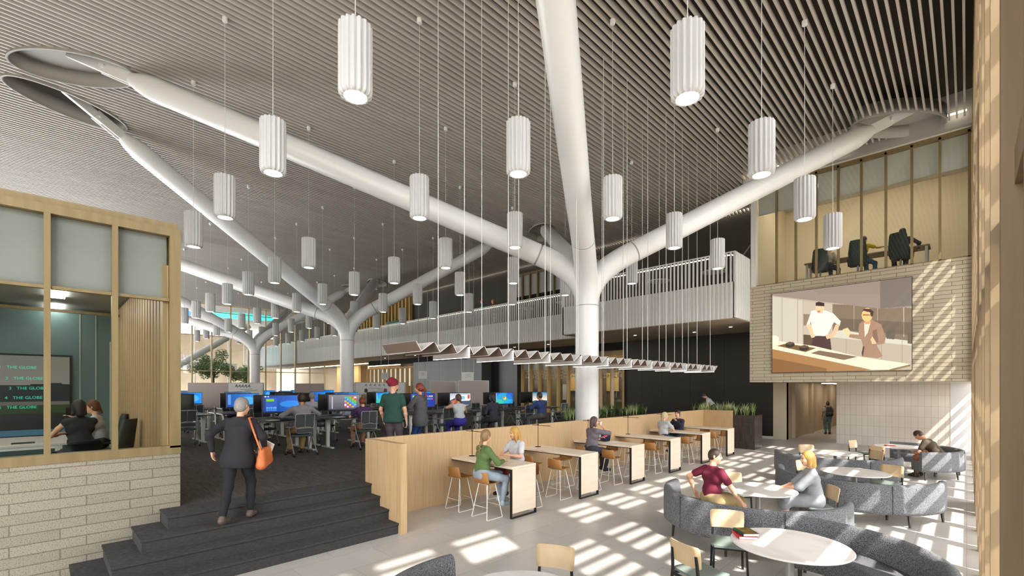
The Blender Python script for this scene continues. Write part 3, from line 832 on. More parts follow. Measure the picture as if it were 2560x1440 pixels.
banquette(-1.66, 11.71, -180, 2, 'curved charcoal banquette behind the woman in a grey dress')
banquette(-2.5, 14.77, -168, 8, 'curved charcoal banquette, second from the white tiled wall')
banquette(-1.42, 17.68, -66, 104, 'curved charcoal banquette the man in a brown shirt sits on')

# ------------------------------------------------------------------ plywood chairs
plyc = noise_mat('pale_plywood', lin(202, 174, 134), lin(212, 186, 148), (2, 2, .8), 3, .45)
seatg = noise_mat('sage_seat', lin(112, 124, 118), lin(122, 134, 128), (1, 1, 1), 4, .6)
def ply_chair():
    t = thing('plywood_chair', 'x', 'chair', group='plywood backed cafe chairs')   # faces +y
    m = MB(); rings = []
    for y, w_, z in ((-.20, .19, .455), (-.17, .205, .458), (0, .22, .45), (.16, .225, .452), (.21, .21, .448), (.22, .19, .44)):
        rings.append([(w_ * u, y, z + .012 * u * u) for u in (-1, -.6, 0, .6, 1)] + [(w_ * u, y, z - .022) for u in (1, .6, 0, -.6, -1)])
    m.loft(rings, True, True, True); m.build('seat', seatg, t)
    m = MB(); rings = []
    for z, w_, y in ((.565, .19, -.232), (.575, .205, -.235), (.66, .212, -.244), (.76, .215, -.26), (.79, .208, -.266), (.80, .19, -.268)):
        rings.append([(w_ * u, y + .03 * u * u, z) for u in (-1, -.7, -.35, 0, .35, .7, 1)] + [(w_ * u, y - .013 + .03 * u * u, z) for u in (1, .7, .35, 0, -.35, -.7, -1)])
    m.loft(rings, True, True, True); m.build('backrest', plyc, t)
    for s_ in (-1, 1):
        m = MB(); m.bar((s_ * .17, -.245, .70), (s_ * .185, -.225, .44), .022, .028); m.bar((s_ * .185, -.225, .45), (s_ * .20, -.27, 0), .022, .028)
        m.build('leg', mblack, t)
        m = MB(); m.bar((s_ * .19, .19, .44), (s_ * .205, .22, 0), .022, .026); m.build('leg', mblack, t)
    m = MB()
    for s_ in (-1, 1): m.bar((s_ * .19, -.235, .405), (s_ * .19, .2, .405), .018, .03)
    m.bar((-.19, -.23, .405), (.19, -.23, .405), .018, .03); m.bar((-.19, .19, .405), (.19, .19, .405), .018, .03)
    m.build('seat_frame', mblack, t)
    return t
PC = ply_chair(); used = False
def place_chair(bx, by, tx, ty, lab, off=.25):
    """put the chair so that its back stands at (bx,by) and it faces (tx,ty)"""
    global used
    a = math.atan2(ty - by, tx - bx) - PI / 2
    loc = (bx - off * math.sin(a), by + off * math.cos(a), 0)
    if used: return dup(PC, loc, a, lab)
    used = True; PC.location = loc; PC.rotation_euler = (0, 0, a); PC['label'] = lab
    return PC
T = {n: (x, y) for n, x, y in TB}
for b, t_, l in [((-2.36, 6.62), (-1.75, 5.3), 'plywood chair with a sage seat behind the table with books'),
                 ((-2.2, 4.9), (-1.82, 5.9), 'plywood chair at the lower edge, its back towards the camera, left of the books'),
                 ((-3.14, 3.86), (-2.75, 2.9), 'plywood chair on its own at the lower edge, facing the camera'),
                 ((-1.62, 9.50), (-2.5, 8.9), 'plywood chair the woman in a grey dress sits on'),
                 ((-3.36, 9.62), (-2.6, 8.8), 'empty plywood chair behind the man in maroon'),
                 ((-1.15, 12.92), (-1.55, 11.7), 'plywood chair to the right of the third round table'),
                 ((-2.72, 12.42), T['C'], 'plywood chair half hidden behind the blonde woman in grey'),
                 ((-3.38, 15.78), (-2.6, 14.8), 'plywood chair behind the fourth round table, facing the camera'),
                 ((-1.70, 15.6), (-2.6, 14.6), 'plywood chair seen from its back, nearer of the overlapping pair'),
                 ((-1.85, 16.75), (-1.4, 17.8), 'plywood chair seen from its back, farther of the overlapping pair'),
                 ((-2.6, 18.05), (-1.4, 17.6), 'plywood chair nearest the white tiled wall')]:
    place_chair(*b, *t_, l)
def book(x, y, z, rz, w, d, h, c, lab, gold_=False):
    t = thing('book', lab, 'book', (x, y, z), rz)
    m = MB(); m.box(-w / 2, w / 2, -d / 2, d / 2, 0, .003); m.box(-w / 2, w / 2, -d / 2, d / 2, h - .003, h); m.box(-w / 2, -w / 2 + .003, -d / 2, d / 2, 0, h)
    m.build('cover', mat('cover_' + lab[:6], c, .4), t)
    MB().box(-w / 2 + .003, w / 2 - .004, -d / 2 + .004, d / 2 - .004, .003, h - .003).build('pages', mat('paper', (.85, .84, .8), .7), t)
    if gold_:
        MB().box(-w / 2 + .03, w / 2 - .01, -d / 2 + .01, d / 2 - .01, h, h + .0006).build('cover_print', noise_mat('cover_print', lin(160, 120, 30), lin(60, 60, 20), (8, 8, 8), 2, .4), t)
    return t
book(-1.86, 5.78, .748, .62, .20, .27, .032, lin(214, 30, 30), 'red hardback lying under the green book on the nearest round table')
book(-1.85, 5.80, .780, .78, .185, .25, .03, lin(20, 70, 62), 'dark green and gold book lying on the red book', True)
book(-1.62, 17.6, .748, .3, .22, .28, .02, lin(214, 30, 30), 'small red book on the farthest round table')
# ------------------------------------------------------------------ pictures on screens
class Img:
    def __init__(s, w, h, c=(0, 0, 0)):
        s.w, s.h = w, h; s.a = np.zeros((h, w, 3)); s.a[:] = c
        s.x, s.y = np.meshgrid((np.arange(w) + .5) / w, (np.arange(h) + .5) / h)
    def put(s, mask, c, al=1.0):
        c = np.array(c, float)
        s.a[mask] = s.a[mask] * (1 - al) + (c if c.ndim == 1 else c[mask]) * al
    def rect(s, x0, y0, x1, y1, c, al=1.0): s.put((s.x >= x0) & (s.x < x1) & (s.y >= y0) & (s.y < y1), c, al)
    def poly(s, pts, c, al=1.0):
        ins = np.zeros(s.x.shape, bool); n = len(pts)
        for i in range(n):
            (x0, y0), (x1, y1) = pts[i], pts[(i + 1) % n]
            if y0 == y1: continue
            cnd = ((s.y < y0) != (s.y < y1)) & (s.x < (x1 - x0) * (s.y - y0) / (y1 - y0) + x0)
            ins ^= cnd
        s.put(ins, c, al)
    def ell(s, cx, cy_, rx, ry, c, al=1.0): s.put(((s.x - cx) / rx) ** 2 + ((s.y - cy_) / ry) ** 2 < 1, c, al)
    def grad(s, c0, c1, x0=0, y0=0, x1=1, y1=1, ax='y'):
        t = (s.y if ax == 'y' else s.x)[..., None]; lo, hi = (y0, y1) if ax == 'y' else (x0, x1)
        t = np.clip((t - lo) / (hi - lo), 0, 1)
        s.put((s.x >= x0) & (s.x < x1) & (s.y >= y0) & (s.y < y1), np.array(c0) * (1 - t) + np.array(c1) * t)
scr = attr_mat('screen_picture', 1.0); scr.use_fake_user = False
vid = attr_mat('video_picture', .82)
# cooking show on the screen wall; coordinates are fractions of the picture
def u_(x, y): # pixel of the enlarged crop -> fraction
    return ((x - 50) / 1728, 0)
im = Img(400, 218, lin(196, 180, 158))
def Q(x, y):
    u = (x - 50) / 1730.0; top = 275 - 225 * u; bot = 1240 - 28 * u
    return (u, (y - top) / (bot - top))
def QP(*p): return [Q(*q) for q in p]
im.poly(QP((50, 300), (480, 345), (480, 900), (50, 850)), lin(214, 203, 184)); im.poly(QP((190, 310), (196, 310), (196, 860), (190, 860)), lin(170, 158, 138)); im.poly(QP((410, 330), (416, 330), (416, 880), (410, 880)), lin(170, 158, 138))
im.poly(QP((490, 350), (870, 385), (870, 900), (490, 870)), lin(206, 190, 166)); im.poly(QP((490, 510), (600, 515), (600, 650), (490, 655)), lin(150, 128, 100))
im.poly(QP((870, 385), (1780, 440), (1780, 850), (870, 740)), lin(134, 112, 88)); im.poly(QP((1130, 400), (1140, 400), (1140, 700), (1130, 700)), lin(190, 168, 140)); im.poly(QP((1690, 420), (1700, 420), (1700, 800), (1690, 800)), lin(190, 168, 140)); im.poly(QP((1404, 430), (1412, 430), (1412, 800), (1404, 800)), lin(180, 158, 130))
im.poly(QP((900, 560), (1780, 620), (1780, 780), (900, 700)), lin(92, 74, 56), .6)
im.poly(QP((50, 280), (1000, 130), (1780, 50), (1780, 430), (1440, 445), (50, 290)), lin(160, 140, 126)); im.poly(QP((1440, 95), (1780, 50), (1780, 410), (1440, 445)), lin(124, 110, 98)); im.poly(QP((600, 200), (1440, 95), (1440, 260), (700, 260)), lin(150, 132, 118), .6)
im.poly(QP((870, 730), (1000, 710), (1780, 860), (1780, 910), (870, 800)), lin(222, 214, 194)); im.poly(QP((850, 800), (1780, 930), (1780, 1140), (850, 960)), lin(196, 180, 156))
for x in (1040, 1240, 1450, 1675): im.poly(QP((x, 820), (x + 6, 820), (x + 6, 1120), (x, 1120)), lin(150, 132, 108))
im.poly(QP((1500, 700), (1610, 710), (1600, 830), (1510, 820)), lin(100, 86, 66)); im.poly(QP((1735, 750), (1780, 750), (1780, 890), (1735, 880)), lin(100, 86, 66))
im.poly(QP((490, 765), (640, 780), (640, 930), (490, 890)), lin(96, 72, 50))
# chef
im.poly(QP((620, 780), (840, 790), (860, 965), (600, 930)), lin(74, 42, 34)); im.poly(QP((600, 470), (690, 460), (780, 465), (880, 500), (975, 600), (960, 660), (890, 610), (800, 780), (620, 785), (590, 600), (560, 700), (530, 650)), lin(255, 244, 226))
im.poly(QP((530, 640), (590, 640), (645, 800), (600, 810)), lin(250, 206, 160)); im.poly(QP((960, 640), (910, 640), (860, 760), (780, 770), (800, 825), (880, 800), (940, 720)), lin(246, 196, 150))
im.poly(QP((700, 430), (745, 430), (745, 500), (690, 490)), lin(244, 186, 140)); im.ell(*Q(708, 435), .032, .062, lin(252, 206, 164)); im.poly(QP((655, 370), (700, 355), (768, 372), (766, 412), (656, 408)), lin(50, 24, 26)); im.ell(*Q(697, 478), .012, .012, lin(214, 130, 90))
# presenter
im.poly(QP((1220, 610), (1260, 590), (1340, 580), (1450, 640), (1500, 800), (1490, 880), (1400, 900), (1465, 1040), (1410, 1065), (1225, 1040), (1240, 900), (1220, 830), (1075, 800), (1080, 760), (1190, 770), (1195, 640)), lin(172, 132, 102))
im.poly(QP((1255, 620), (1330, 610), (1300, 740), (1262, 800)), lin(240, 224, 196)); im.poly(QP((1350, 720), (1400, 700), (1420, 860), (1370, 900)), lin(120, 84, 60), .7)
im.poly(QP((1265, 560), (1320, 560), (1330, 630), (1270, 640)), lin(240, 160, 100)); im.ell(*Q(1290, 520), .036, .078, lin(255, 200, 130)); im.poly(QP((1230, 480), (1250, 445), (1320, 445), (1365, 480), (1355, 540), (1330, 540), (1325, 490), (1250, 470)), lin(66, 30, 22))
im.poly(QP((1240, 512), (1320, 516), (1320, 530), (1240, 528)), lin(170, 90, 50)); im.poly(QP((1000, 700), (1060, 680), (1100, 740), (1075, 790), (1020, 760)), lin(255, 214, 160)); im.poly(QP((1330, 830), (1350, 790), (1400, 880), (1350, 890)), lin(250, 200, 150)); im.poly(QP((1225, 1000), (1245, 910), (1260, 920), (1240, 1045)), lin(70, 46, 32))
# counter
im.poly(QP((50, 780), (150, 850), (640, 910), (1180, 1040), (1765, 1140), (1540, 1205), (1340, 1210), (50, 960)), lin(255, 240, 204)); im.poly(QP((50, 950), (1340, 1208), (1100, 1240), (50, 1240)), lin(176, 126, 70)); im.poly(QP((50, 1060), (800, 1190), (800, 1240), (50, 1240)), lin(110, 70, 34), .6)
im.poly(QP((120, 910), (250, 880), (660, 935), (520, 985)), lin(120, 90, 50)); im.poly(QP((590, 1000), (700, 965), (1180, 1045), (1010, 1085)), lin(132, 104, 78)); im.poly(QP((1540, 1205), (1765, 1145), (1765, 1165), (1560, 1225)), lin(150, 116, 70))
for x, y in ((305, 895), (500, 935)): im.ell(*Q(x, y), .038, .036, lin(50, 34, 22)); im.ell(*Q(x, y - 18), .034, .016, lin(104, 78, 50))
im.ell(*Q(60, 830), .05, .05, lin(255, 246, 214))
vs = thing('video_screen', 'large video screen on the brick wall showing a chef and a man in a suit', 'screen', (-3.49, 20.85, 4.67))
MB().box(-2.165, 2.165, -.02, .048, -1.605, 1.605).build('bezel', mblack, vs)
picture('picture', im.a, (-2.15, -.024, -1.59), (4.30, 0, 0), (0, 0, 3.18), vid, vs)

def screen_img(kind):
    if kind == 'tiles':
        i = Img(64, 36); i.grad(lin(4, 40, 110), lin(6, 90, 190), ax='x'); i.ell(.75, .5, .3, .2, lin(40, 150, 235), .5); i.rect(.08, .12, .38, .92, lin(30, 80, 170)); i.rect(.10, .2, .3, .32, lin(110, 180, 30))
        for a in range(5):
            for b in range(3): i.rect(.1 + a * .055, .66 + b * .08, .14 + a * .055, .71 + b * .08, lin(90, 170, 240))
        i.rect(.05, .04, .09, .08, (1, 1, 1)); i.rect(.12, .04, .16, .08, (1, 1, 1)); i.rect(0, .95, 1, 1, lin(8, 20, 50))
    elif kind == 'start':
        i = Img(64, 36, lin(96, 92, 100)); i.grad(lin(120, 116, 122), lin(70, 66, 80)); cs = [lin(90, 170, 240), lin(230, 60, 50), lin(250, 180, 40), lin(60, 190, 80), lin(240, 240, 240), lin(30, 120, 220), lin(120, 190, 30), lin(200, 70, 160)]
        for a in range(5):
            for b in range(6): i.rect(.5 + a * .08, .14 + b * .12, .565 + a * .08, .235 + b * .12, cs[(a * 3 + b * 5) % 8])
        i.rect(.1, .1, .12, .9, lin(180, 180, 190)); i.rect(0, .95, 1, 1, lin(20, 20, 30))
    elif kind == 'apps':
        i = Img(64, 36); i.grad(lin(10, 70, 180), lin(8, 40, 140), ax='x'); i.rect(.05, .1, .3, .9, lin(40, 120, 210)); cs = [lin(240, 200, 40), lin(230, 80, 40), lin(60, 180, 90), lin(240, 240, 240), lin(60, 170, 240)]
        for a in range(3):
            for b in range(6): i.rect(.07 + a * .075, .14 + b * .125, .125 + a * .075, .22 + b * .125, cs[(a + b * 2) % 5])
        for a in range(6):
            for b in range(2): i.rect(.4 + a * .09, .14 + b * .2, .46 + a * .09, .24 + b * .2, cs[(a * 2 + b) % 5])
        i.rect(.4, .54, .5, .66, lin(230, 90, 90)); i.rect(0, .96, 1, 1, lin(10, 20, 60))
    elif kind == 'photo':
        i = Img(64, 36); i.grad(lin(150, 165, 185), lin(225, 220, 215), y1=.55); i.poly([(0, .55), (.25, .35), (.45, .6), (.7, .3), (1, .6), (1, 1), (0, 1)], lin(60, 70, 90)); i.poly([(.05, .6), (.3, .5), (.4, .8), (.1, .8)], lin(200, 90, 50)); i.rect(.5, .15, .95, .62, lin(240, 240, 244)); i.rect(.55, .22, .72, .5, lin(110, 180, 200)); i.rect(.86, .15, .95, .45, lin(220, 60, 50)); i.rect(.1, .94, .9, .98, lin(220, 220, 220))
    elif kind == 'flower':
        i = Img(64, 36); i.grad(lin(20, 100, 190), lin(20, 140, 190)); i.ell(.5, .5, .45, .5, lin(30, 170, 200), .6); i.ell(.2, .85, .25, .3, lin(60, 190, 130), .7); i.ell(.9, .2, .3, .4, lin(10, 60, 190), .6); i.ell(.5, .48, .10, .16, lin(120, 200, 90)); i.ell(.54, .5, .06, .12, lin(240, 200, 60)); i.ell(.47, .42, .05, .09, lin(230, 80, 50)); i.rect(.02, .05, .06, .6, lin(160, 210, 240), .5); i.rect(0, .95, 1, 1, lin(10, 50, 110))
    elif kind == 'horizon':
        i = Img(64, 36); i.grad(lin(10, 120, 160), lin(240, 220, 190), y1=.8); i.poly([(0, .8), (.2, .74), (.4, .8), (.6, .72), (1, .8), (1, 1), (0, 1)], lin(20, 70, 110)); i.rect(.44, .25, .56, .28, (1, 1, 1)); i.rect(.46, .32, .54, .34, (1, 1, 1))
    elif kind == 'laptop':
        i = Img(40, 26, lin(8, 24, 60)); i.grad(lin(8, 30, 70), lin(6, 16, 50)); i.poly([(.2, .5), (.5, .3), (.8, .35), (.6, .55), (.3, .62)], lin(200, 60, 80), .8); i.poly([(.35, .45), (.7, .38), (.55, .5)], lin(230, 120, 60))
    else:
        i = Img(32, 18); i.grad(lin(6, 60, 150), lin(10, 130, 220), ax='x'); i.ell(.65, .5, .25, .3, lin(90, 190, 250), .5); i.rect(.03, .08, .12, .8, lin(120, 190, 240), .4); i.rect(0, .93, 1, 1, lin(8, 20, 60))
    return i.a
SCR = {}
def monitor(x, y, z, rz, kind, lab, w=1.0, h=.50, s=1.0):
    """screen faces local -y"""
    t = thing('computer_monitor', lab, 'monitor', (x, y, z), rz, 'computer monitors on the grey desks', s)
    mm = mat('monitor_black', lin(36, 35, 34), .5)
    m = MB(); m.rbox(-w / 2, w / 2, 0, .035, .16, .16 + h, .006); m.box(-w * .3, w * .3, .03, .06, .25, .16 + h * .8); m.build('casing', mm, t)
    m = MB(); m.box(-.03, .03, .035, .06, .01, .3); m.build('stand', mat('monitor_stand', lin(120, 120, 120), .4, .3), t)
    m = MB(); m.rbox(-.16, .16, -.06, .16, 0, .012, .02); m.build('base', mm, t)
    if kind == 'off':
        MB().box(-w / 2 + .02, w / 2 - .02, -.002, 0, .185, .145 + h).build('screen', mat('screen_off', (.012, .014, .014), .12), t)
    else:
        if kind not in SCR: SCR[kind] = picture('screen', screen_img(kind), (-.5, 0, 0), (1, 0, 0), (0, 0, 1), scr).data; bpy.data.objects.remove([o for o in bpy.data.objects if o.data == SCR[kind]][0])
        o = bpy.data.objects.new('screen', SCR[kind]); COL.objects.link(o); o.parent = t
        o.location = (0, -.003, .18); o.scale = (w - .03, 1, h - .035)
    return t

# ------------------------------------------------------------------ desks and task chairs on the raised floor
dtop = mat('desk_top_dark', lin(58, 56, 52), .3)
legw = mat('desk_leg_white', lin(208, 208, 204), .45)
def make_desk(w=1.5):
    t = thing('office_desk', 'x', 'desk', group='grey topped computer desks')
    MB().rbox(-w / 2, w / 2, -.38, .38, .80, .828, .01).build('desktop', dtop, t)
    m = MB(); m.box(-w / 2 + .1, w / 2 - .1, -.03, .03, .75, .80); m.build('beam', legw, t)
    for s_ in (-1, 1):
        x = s_ * (w / 2 - .16)
        m = MB(); m.prism([(x - .04, -.035), (x + .04, -.035), (x + .04, .035), (x - .04, .035)], .03, .62); m.box(x - .05, x + .05, -.045, .045, .45, .80)
        m.box(x - .03, x + .03, -.30, .30, .765, .80); m.box(x - .04, x + .04, -.32, .32, 0, .032); m.build('leg', legw, t)
    return t
frg = mat('chair_frame_grey', lin(150, 152, 152), .35, .4)
fab = mat('chair_mesh_dark', lin(62, 68, 68), .8)
fabs = mat('chair_seat_teal', lin(66, 82, 82), .8)
def make_task_chair():
    t = thing('task_chair', 'x', 'chair', group='grey framed task chairs')   # faces +y
    m = MB(); m.rbox(-.24, .24, -.20, .25, .45, .50, .07); m.build('seat', fabs, t)
    m = MB()
    for a, b in ((-.20, -.01), (.01, .20)): m.rbox(a, b, -.245, -.235, .70, .98, .004)
    m.rbox(-.185, .185, -.26, -.25, .56, .655, .004)
    m.build('backrest', fab, t)
    m = MB()
    P = lambda x, z: (x, -.20 - (z - .45) * .11, z)
    m.tube([P(-.19, .655), P(-.225, .70), P(-.225, .98), P(-.20, 1.0), P(.20, 1.0), P(.225, .98), P(.225, .70), P(.19, .655), P(0, .685), P(-.19, .655)], .014, 8)
    m.tube([P(-.19, .655), P(-.20, .58), P(-.15, .54), P(.15, .54), P(.20, .58), P(.19, .655)], .014, 8)
    m.tube([P(0, .68), P(0, 1.0)], .012, 8)
    m.build('back_frame', frg, t)
    for s_ in (-1, 1):
        m = MB(); x = s_ * .25
        m.tube([(x, .20, .66), (x, -.05, .67), (s_ * .225, -.235, .70)], .013, 8)
        m.box(x - .03, x + .03, -.02, .22, .665, .69)
        m.build('armrest', frg, t)
        for yy in (-1, 1):
            m = MB(); m.tube([(x, .08, .655), (x, .0, .46), (x + s_ * .02, yy * .27 - .02, .06)], .014, 8); l = m.build('leg', frg, t)
            m = MB(); m.tube([(x + s_ * .02 - .02, yy * .27 - .02, .035), (x + s_ * .02 + .02, yy * .27 - .02, .035)], .034, 12); m.build('caster', mblack, l)
    m = MB(); m.tube([(-.25, 0, .46), (.25, 0, .46)], .014, 8); m.build('seat_bar', frg, t)
    return t
DK = make_desk(); TC = make_task_chair(); _d = [True, True]
def put(proto, q, x, y, rz, lab, s=1.08):
    if _d[q]:
        _d[q] = False; o = proto; o.location = (x, y, RF); o.rotation_euler = (0, 0, rz); o.scale = (s, s, s); o['label'] = lab; return o
    return dup(proto, (x, y, RF), rz, lab, None, s)
DZ = RF + .828 * 1.08
W_ = PI / 2     # users face -x
# (y along the row, screen, who)
rows = [(-13.35, W_, [(4.7, 'tiles', 'of the man in a grey shirt'), (6.5, 'start', 'of the woman in purple'), (9.35, 'apps', 'of the woman in a white top'), (11.0, 'photo', 'of the person with black bobbed hair'), (13.3, 'flower', 'of the man in a blue shirt'), (15.5, 'horizon', 'beside the man in blue')]),
        (-14.3, -W_, [(4.7, 'off', 'backing onto the grey-shirted man'), (6.5, 'off', 'backing onto the woman in purple'), (9.35, 'off', 'backing onto the woman in a white top'), (11.0, 'off', 'backing onto the black-haired person'), (13.3, 'off', 'backing onto the man in blue'), (15.5, 'off', 'last in the second row')]),
        (-17.6, W_, [(3.0, 'off', 'with a dark screen, left in the third row'), (4.9, 'blue', 'behind the walking person'), (6.7, 'off', 'in front of the white-haired person'), (8.6, 'blue', 'behind the woman in purple'), (10.4, 'flower', 'beyond the redhead'), (12.2, 'blue', 'fifth in the third row')]),
        (-18.6, -W_, [(3.0, 'off', 'first of the fourth row'), (4.9, 'off', 'second of the fourth row'), (6.7, 'off', 'third of the fourth row'), (8.6, 'off', 'fourth of the fourth row'), (10.4, 'off', 'fifth of the fourth row')]),
        (-22.4, W_, [(4.2, 'blue', 'first of the fifth row'), (6.0, 'blue', 'second of the fifth row'), (7.8, 'off', 'third of the fifth row'), (9.6, 'blue', 'fourth of the fifth row')]),
        (-27.2, W_, [(5.0, 'start', 'first of the sixth row'), (6.8, 'off', 'second of the sixth row'), (9.8, 'blue', 'third of the sixth row'), (13.6, 'blue', 'fourth of the sixth row'), (15.4, 'blue', 'fifth of the sixth row')]),
        (-32.6, W_, [(5.8, 'blue', 'first of the back row'), (10.4, 'blue', 'second of the back row'), (12.4, 'off', 'third of the back row'), (14.4, 'blue', 'fourth of the back row'), (17.0, 'blue', 'last of the back row')])]
kb = mat('keyboard', lin(60, 60, 62), .5)
for ri, (x, rz, L_) in enumerate(rows):
    for y, k, who in L_:
        put(DK, 0, x, y, rz, 'grey topped desk ' + who)
        off = -.10 if rz > 0 else .10
        monitor(x + off, y - .08, DZ, rz, k, ('lit' if k != 'off' else 'dark') + ' computer monitor on the desk ' + who, s=1.0)
        if ri == 0:
            t = thing('keyboard', 'keyboard on the desk ' + who, 'keyboard', (x + .24, y - .05, DZ), rz)
            MB().rbox(-.22, .22, -.07, .07, 0, .02, .008).build('case', kb, t); MB().box(-.205, .205, -.055, .055, .02, .024).build('keys', mat('keys_dark', (.03, .03, .03), .5), t)
        sg = 1 if rz > 0 else -1
        cx = x + sg * (.92 if ri in (0, 2) else .75)
        put(TC, 1, cx, y + (.05 if ri == 0 else .0), rz, 'task chair at the desk ' + who)

for k, (dy, c, l) in enumerate(((4.25, (232, 232, 226), 'white papers'), (5.15, (120, 190, 170), 'teal notebook'), (6.05, (226, 224, 214), 'paper sheets'), (9.9, (150, 190, 220), 'blue folder'))):
    tag(MB().rbox(-.11, .11, -.15, .15, 0, .012, .004).xf(Matrix.Translation((-13.02, dy, DZ))).build('stationery', mat('stationery_%d' % k, lin(*c), .7)), l + ' lying on a grey desk ' + ('left of the man in a grey shirt', 'right of the man in a grey shirt', 'beside the woman in purple', 'beside the woman in a white top')[k], 'stationery')
# mobile boards
mauve = mat('mauve_board', lin(160, 146, 140), .5)
wbm = mat('whiteboard', lin(206, 206, 204), .25)
ink = mat('marker_ink', lin(50, 56, 60), .6)
def board(x, y, w, zt, rz, m_, lab, scrib=0, z0=.85):
    t = thing('mobile_board', lab, 'board', (x, y, RF), rz)
    MB().box(-w / 2, w / 2, -.015, .015, z0, zt - RF).build('panel', m_, t)
    m = MB()
    for s_ in (-1, 1): m.box(s_ * w / 2 - .02, s_ * w / 2 + .02, -.02, .02, .04, zt - RF + .01); m.box(s_ * w / 2 - .03, s_ * w / 2 + .03, -.3, .3, 0, .05)
    m.box(-w / 2, w / 2, -.02, .02, zt - RF - .005, zt - RF + .02); m.build('frame', frg, t)
    if scrib:
        m = MB(); r = random.Random(scrib)
        for k in range(5):
            xx = -w * .3 + k * w * .09; zz = zt - RF - .18
            m.bar((xx, -.017, zz), (xx + .07, -.017, zz + .11), .018); m.bar((xx + .07, -.017, zz + .11), (xx + .11, -.017, zz - .03), .018); m.bar((xx + .02, -.017, zz + .03), (xx + .1, -.017, zz + .04), .014)
        for k in range(7):
            xx = r.uniform(-w * .4, 0); zz = zt - RF - .3 - k * .06
            m.bar((xx, -.017, zz), (xx + r.uniform(.3, w * .4), -.017, zz + r.uniform(-.02, .04)), .013)
        m.build('handwriting', ink, t)
    return t
A45 = TH
board(-25.0, 5.37, 1.82, 2.67, A45, mauve, 'blank mauve mobile board left of the whiteboard with writing')
board(-23.72, 6.58, 1.62, 2.67, A45, wbm, 'mobile whiteboard covered in sketches, left of the second column', 5)
board(-23.9, 9.54, 1.45, 2.65, A45, mauve, 'blank mauve mobile board beside the second column')
board(-22.9, 12.96, 2.75, 2.73, A45, wbm, 'wide mobile whiteboard the two standing people write on', 9)
board(-19.4, 14.6, 1.35, 2.78, A45, mauve, 'blank mauve mobile board behind the redhead, left of a pair')
board(-17.6, 15.13, 1.52, 2.80, A45, mauve, 'blank mauve mobile board, right of a pair before the grey wall')
for k, (x, y, w, z0, z1) in enumerate(((-28.0, 16.2, .5, 3.0, 3.45), (-24.7, 17.0, .56, 3.0, 3.5), (-21.0, 17.6, .72, 2.3, 3.36))):
    t = thing('hanging_board', 'small whiteboard panel hanging on two rods, ' + ('left of three', 'middle of three', 'right of three, with a sketch')[k], 'board', (x, y, 0), A45, 'hanging whiteboard panels')
    MB().box(-w / 2, w / 2, -.01, .01, z0, z1).build('panel', wbm, t)
    m = MB()
    for i in range(3): m.bar((-w * .2, -.012, z1 - .12 - i * .08), (w * .3, -.012, z1 - .1 - i * .08), .012)
    m.build('handwriting', ink, t)
    for s_ in (-1, 1): MB().tube([(s_ * w / 2, 0, z0), (s_ * w / 2, 0, 5.2 if y > 21 else CZ)], .014, 6).build('rod', frg, t)

# laptop and paper on the third bar table
t = thing('laptop', 'open laptop on the third bar table in front of the person drinking', 'laptop', (-7.25, 10.98, .985), 0)
MB().rbox(-.16, .16, -.11, .11, 0, .014, .01).build('keyboard_base', mat('laptop_grey', lin(40, 40, 42), .4), t)
m = MB(); m.rbox(-.16, .16, 0, .008, 0, .215, .003); m.xf(Matrix.Translation((0, .115, .012)) @ Matrix.Rotation(math.radians(-14), 4, 'X')); m.build('lid', mat('laptop_grey', lin(40, 40, 42), .4), t)
o = picture('screen', screen_img('laptop'), (-.15, -.001, .01), (.30, 0, 0), (0, 0, .195), scr, t); o.location = (0, .115, .012); o.rotation_euler = (math.radians(-14), 0, 0)
tag(MB().box(-7.0, -6.79, 10.85, 11.13, .9855, .9875).build('paper_sheet', mat('paper', (.85, .84, .8), .7)), 'white paper lying beside the laptop on the third bar table', 'paper')

# ------------------------------------------------------------------ meeting room behind the glass (left)
t = thing('meeting_table', 'white meeting table inside the glazed room on the left', 'table', (-12.9, -1.2, RF))
MB().rbox(-1.0, 1.0, -1.6, 1.55, .70, .745, .01).build('tabletop', mat('table_pale', lin(196, 190, 182), .4), t)
m = MB(); m.box(-.99, .99, -1.58, 1.53, .655, .70); m.build('edge_rail', legw, t)
for sx in (-1, 1):
    for yy in (-1.5, 1.42): MB().box(sx * .93 - .06, sx * .93 + .06, yy - .06, yy + .06, 0, .66).build('leg', legw, t)
tag(MB().box(-9.75, -9.5, -.75, -.45, RF + .696, RF + .706).xf(Matrix.Translation((-2.7, .35, .05))).build('tablet', mat('tablet_dark', (.03, .03, .03), .3)), 'dark tablet lying on the meeting table', 'tablet')
im = Img(120, 68)  # hills and green band: a glass reflection painted into the screen image
im.grad(lin(122, 116, 106), lin(134, 128, 118), y1=.45)
im.poly([(0, .42), (.12, .40), (.25, .46), (.4, .38), (.55, .36), (.75, .37), (.9, .34), (1, .35), (1, .60), (0, .60)], lin(22, 30, 32))
im.rect(0, .58, 1, .62, lin(96, 92, 84)); im.rect(0, .62, 1, .72, lin(36, 58, 24)); im.rect(0, .72, 1, .82, lin(26, 28, 26)); im.rect(0, .82, 1, .93, lin(20, 22, 22)); im.rect(0, .93, 1, 1, lin(60, 100, 120))
tv = thing('presentation_screen', 'large screen with green writing inside the glazed meeting room', 'screen', (-14.9, -1.14, 2.30), PI / 2)
MB().box(-1.62, 1.62, 0, .06, -.93, .93).build('bezel', mblack, tv)
picture('picture', im.a, (-1.58, -.004, -.89), (3.16, 0, 0), (0, 0, 1.78), attr_mat('tv_reflection_picture', .7), tv)
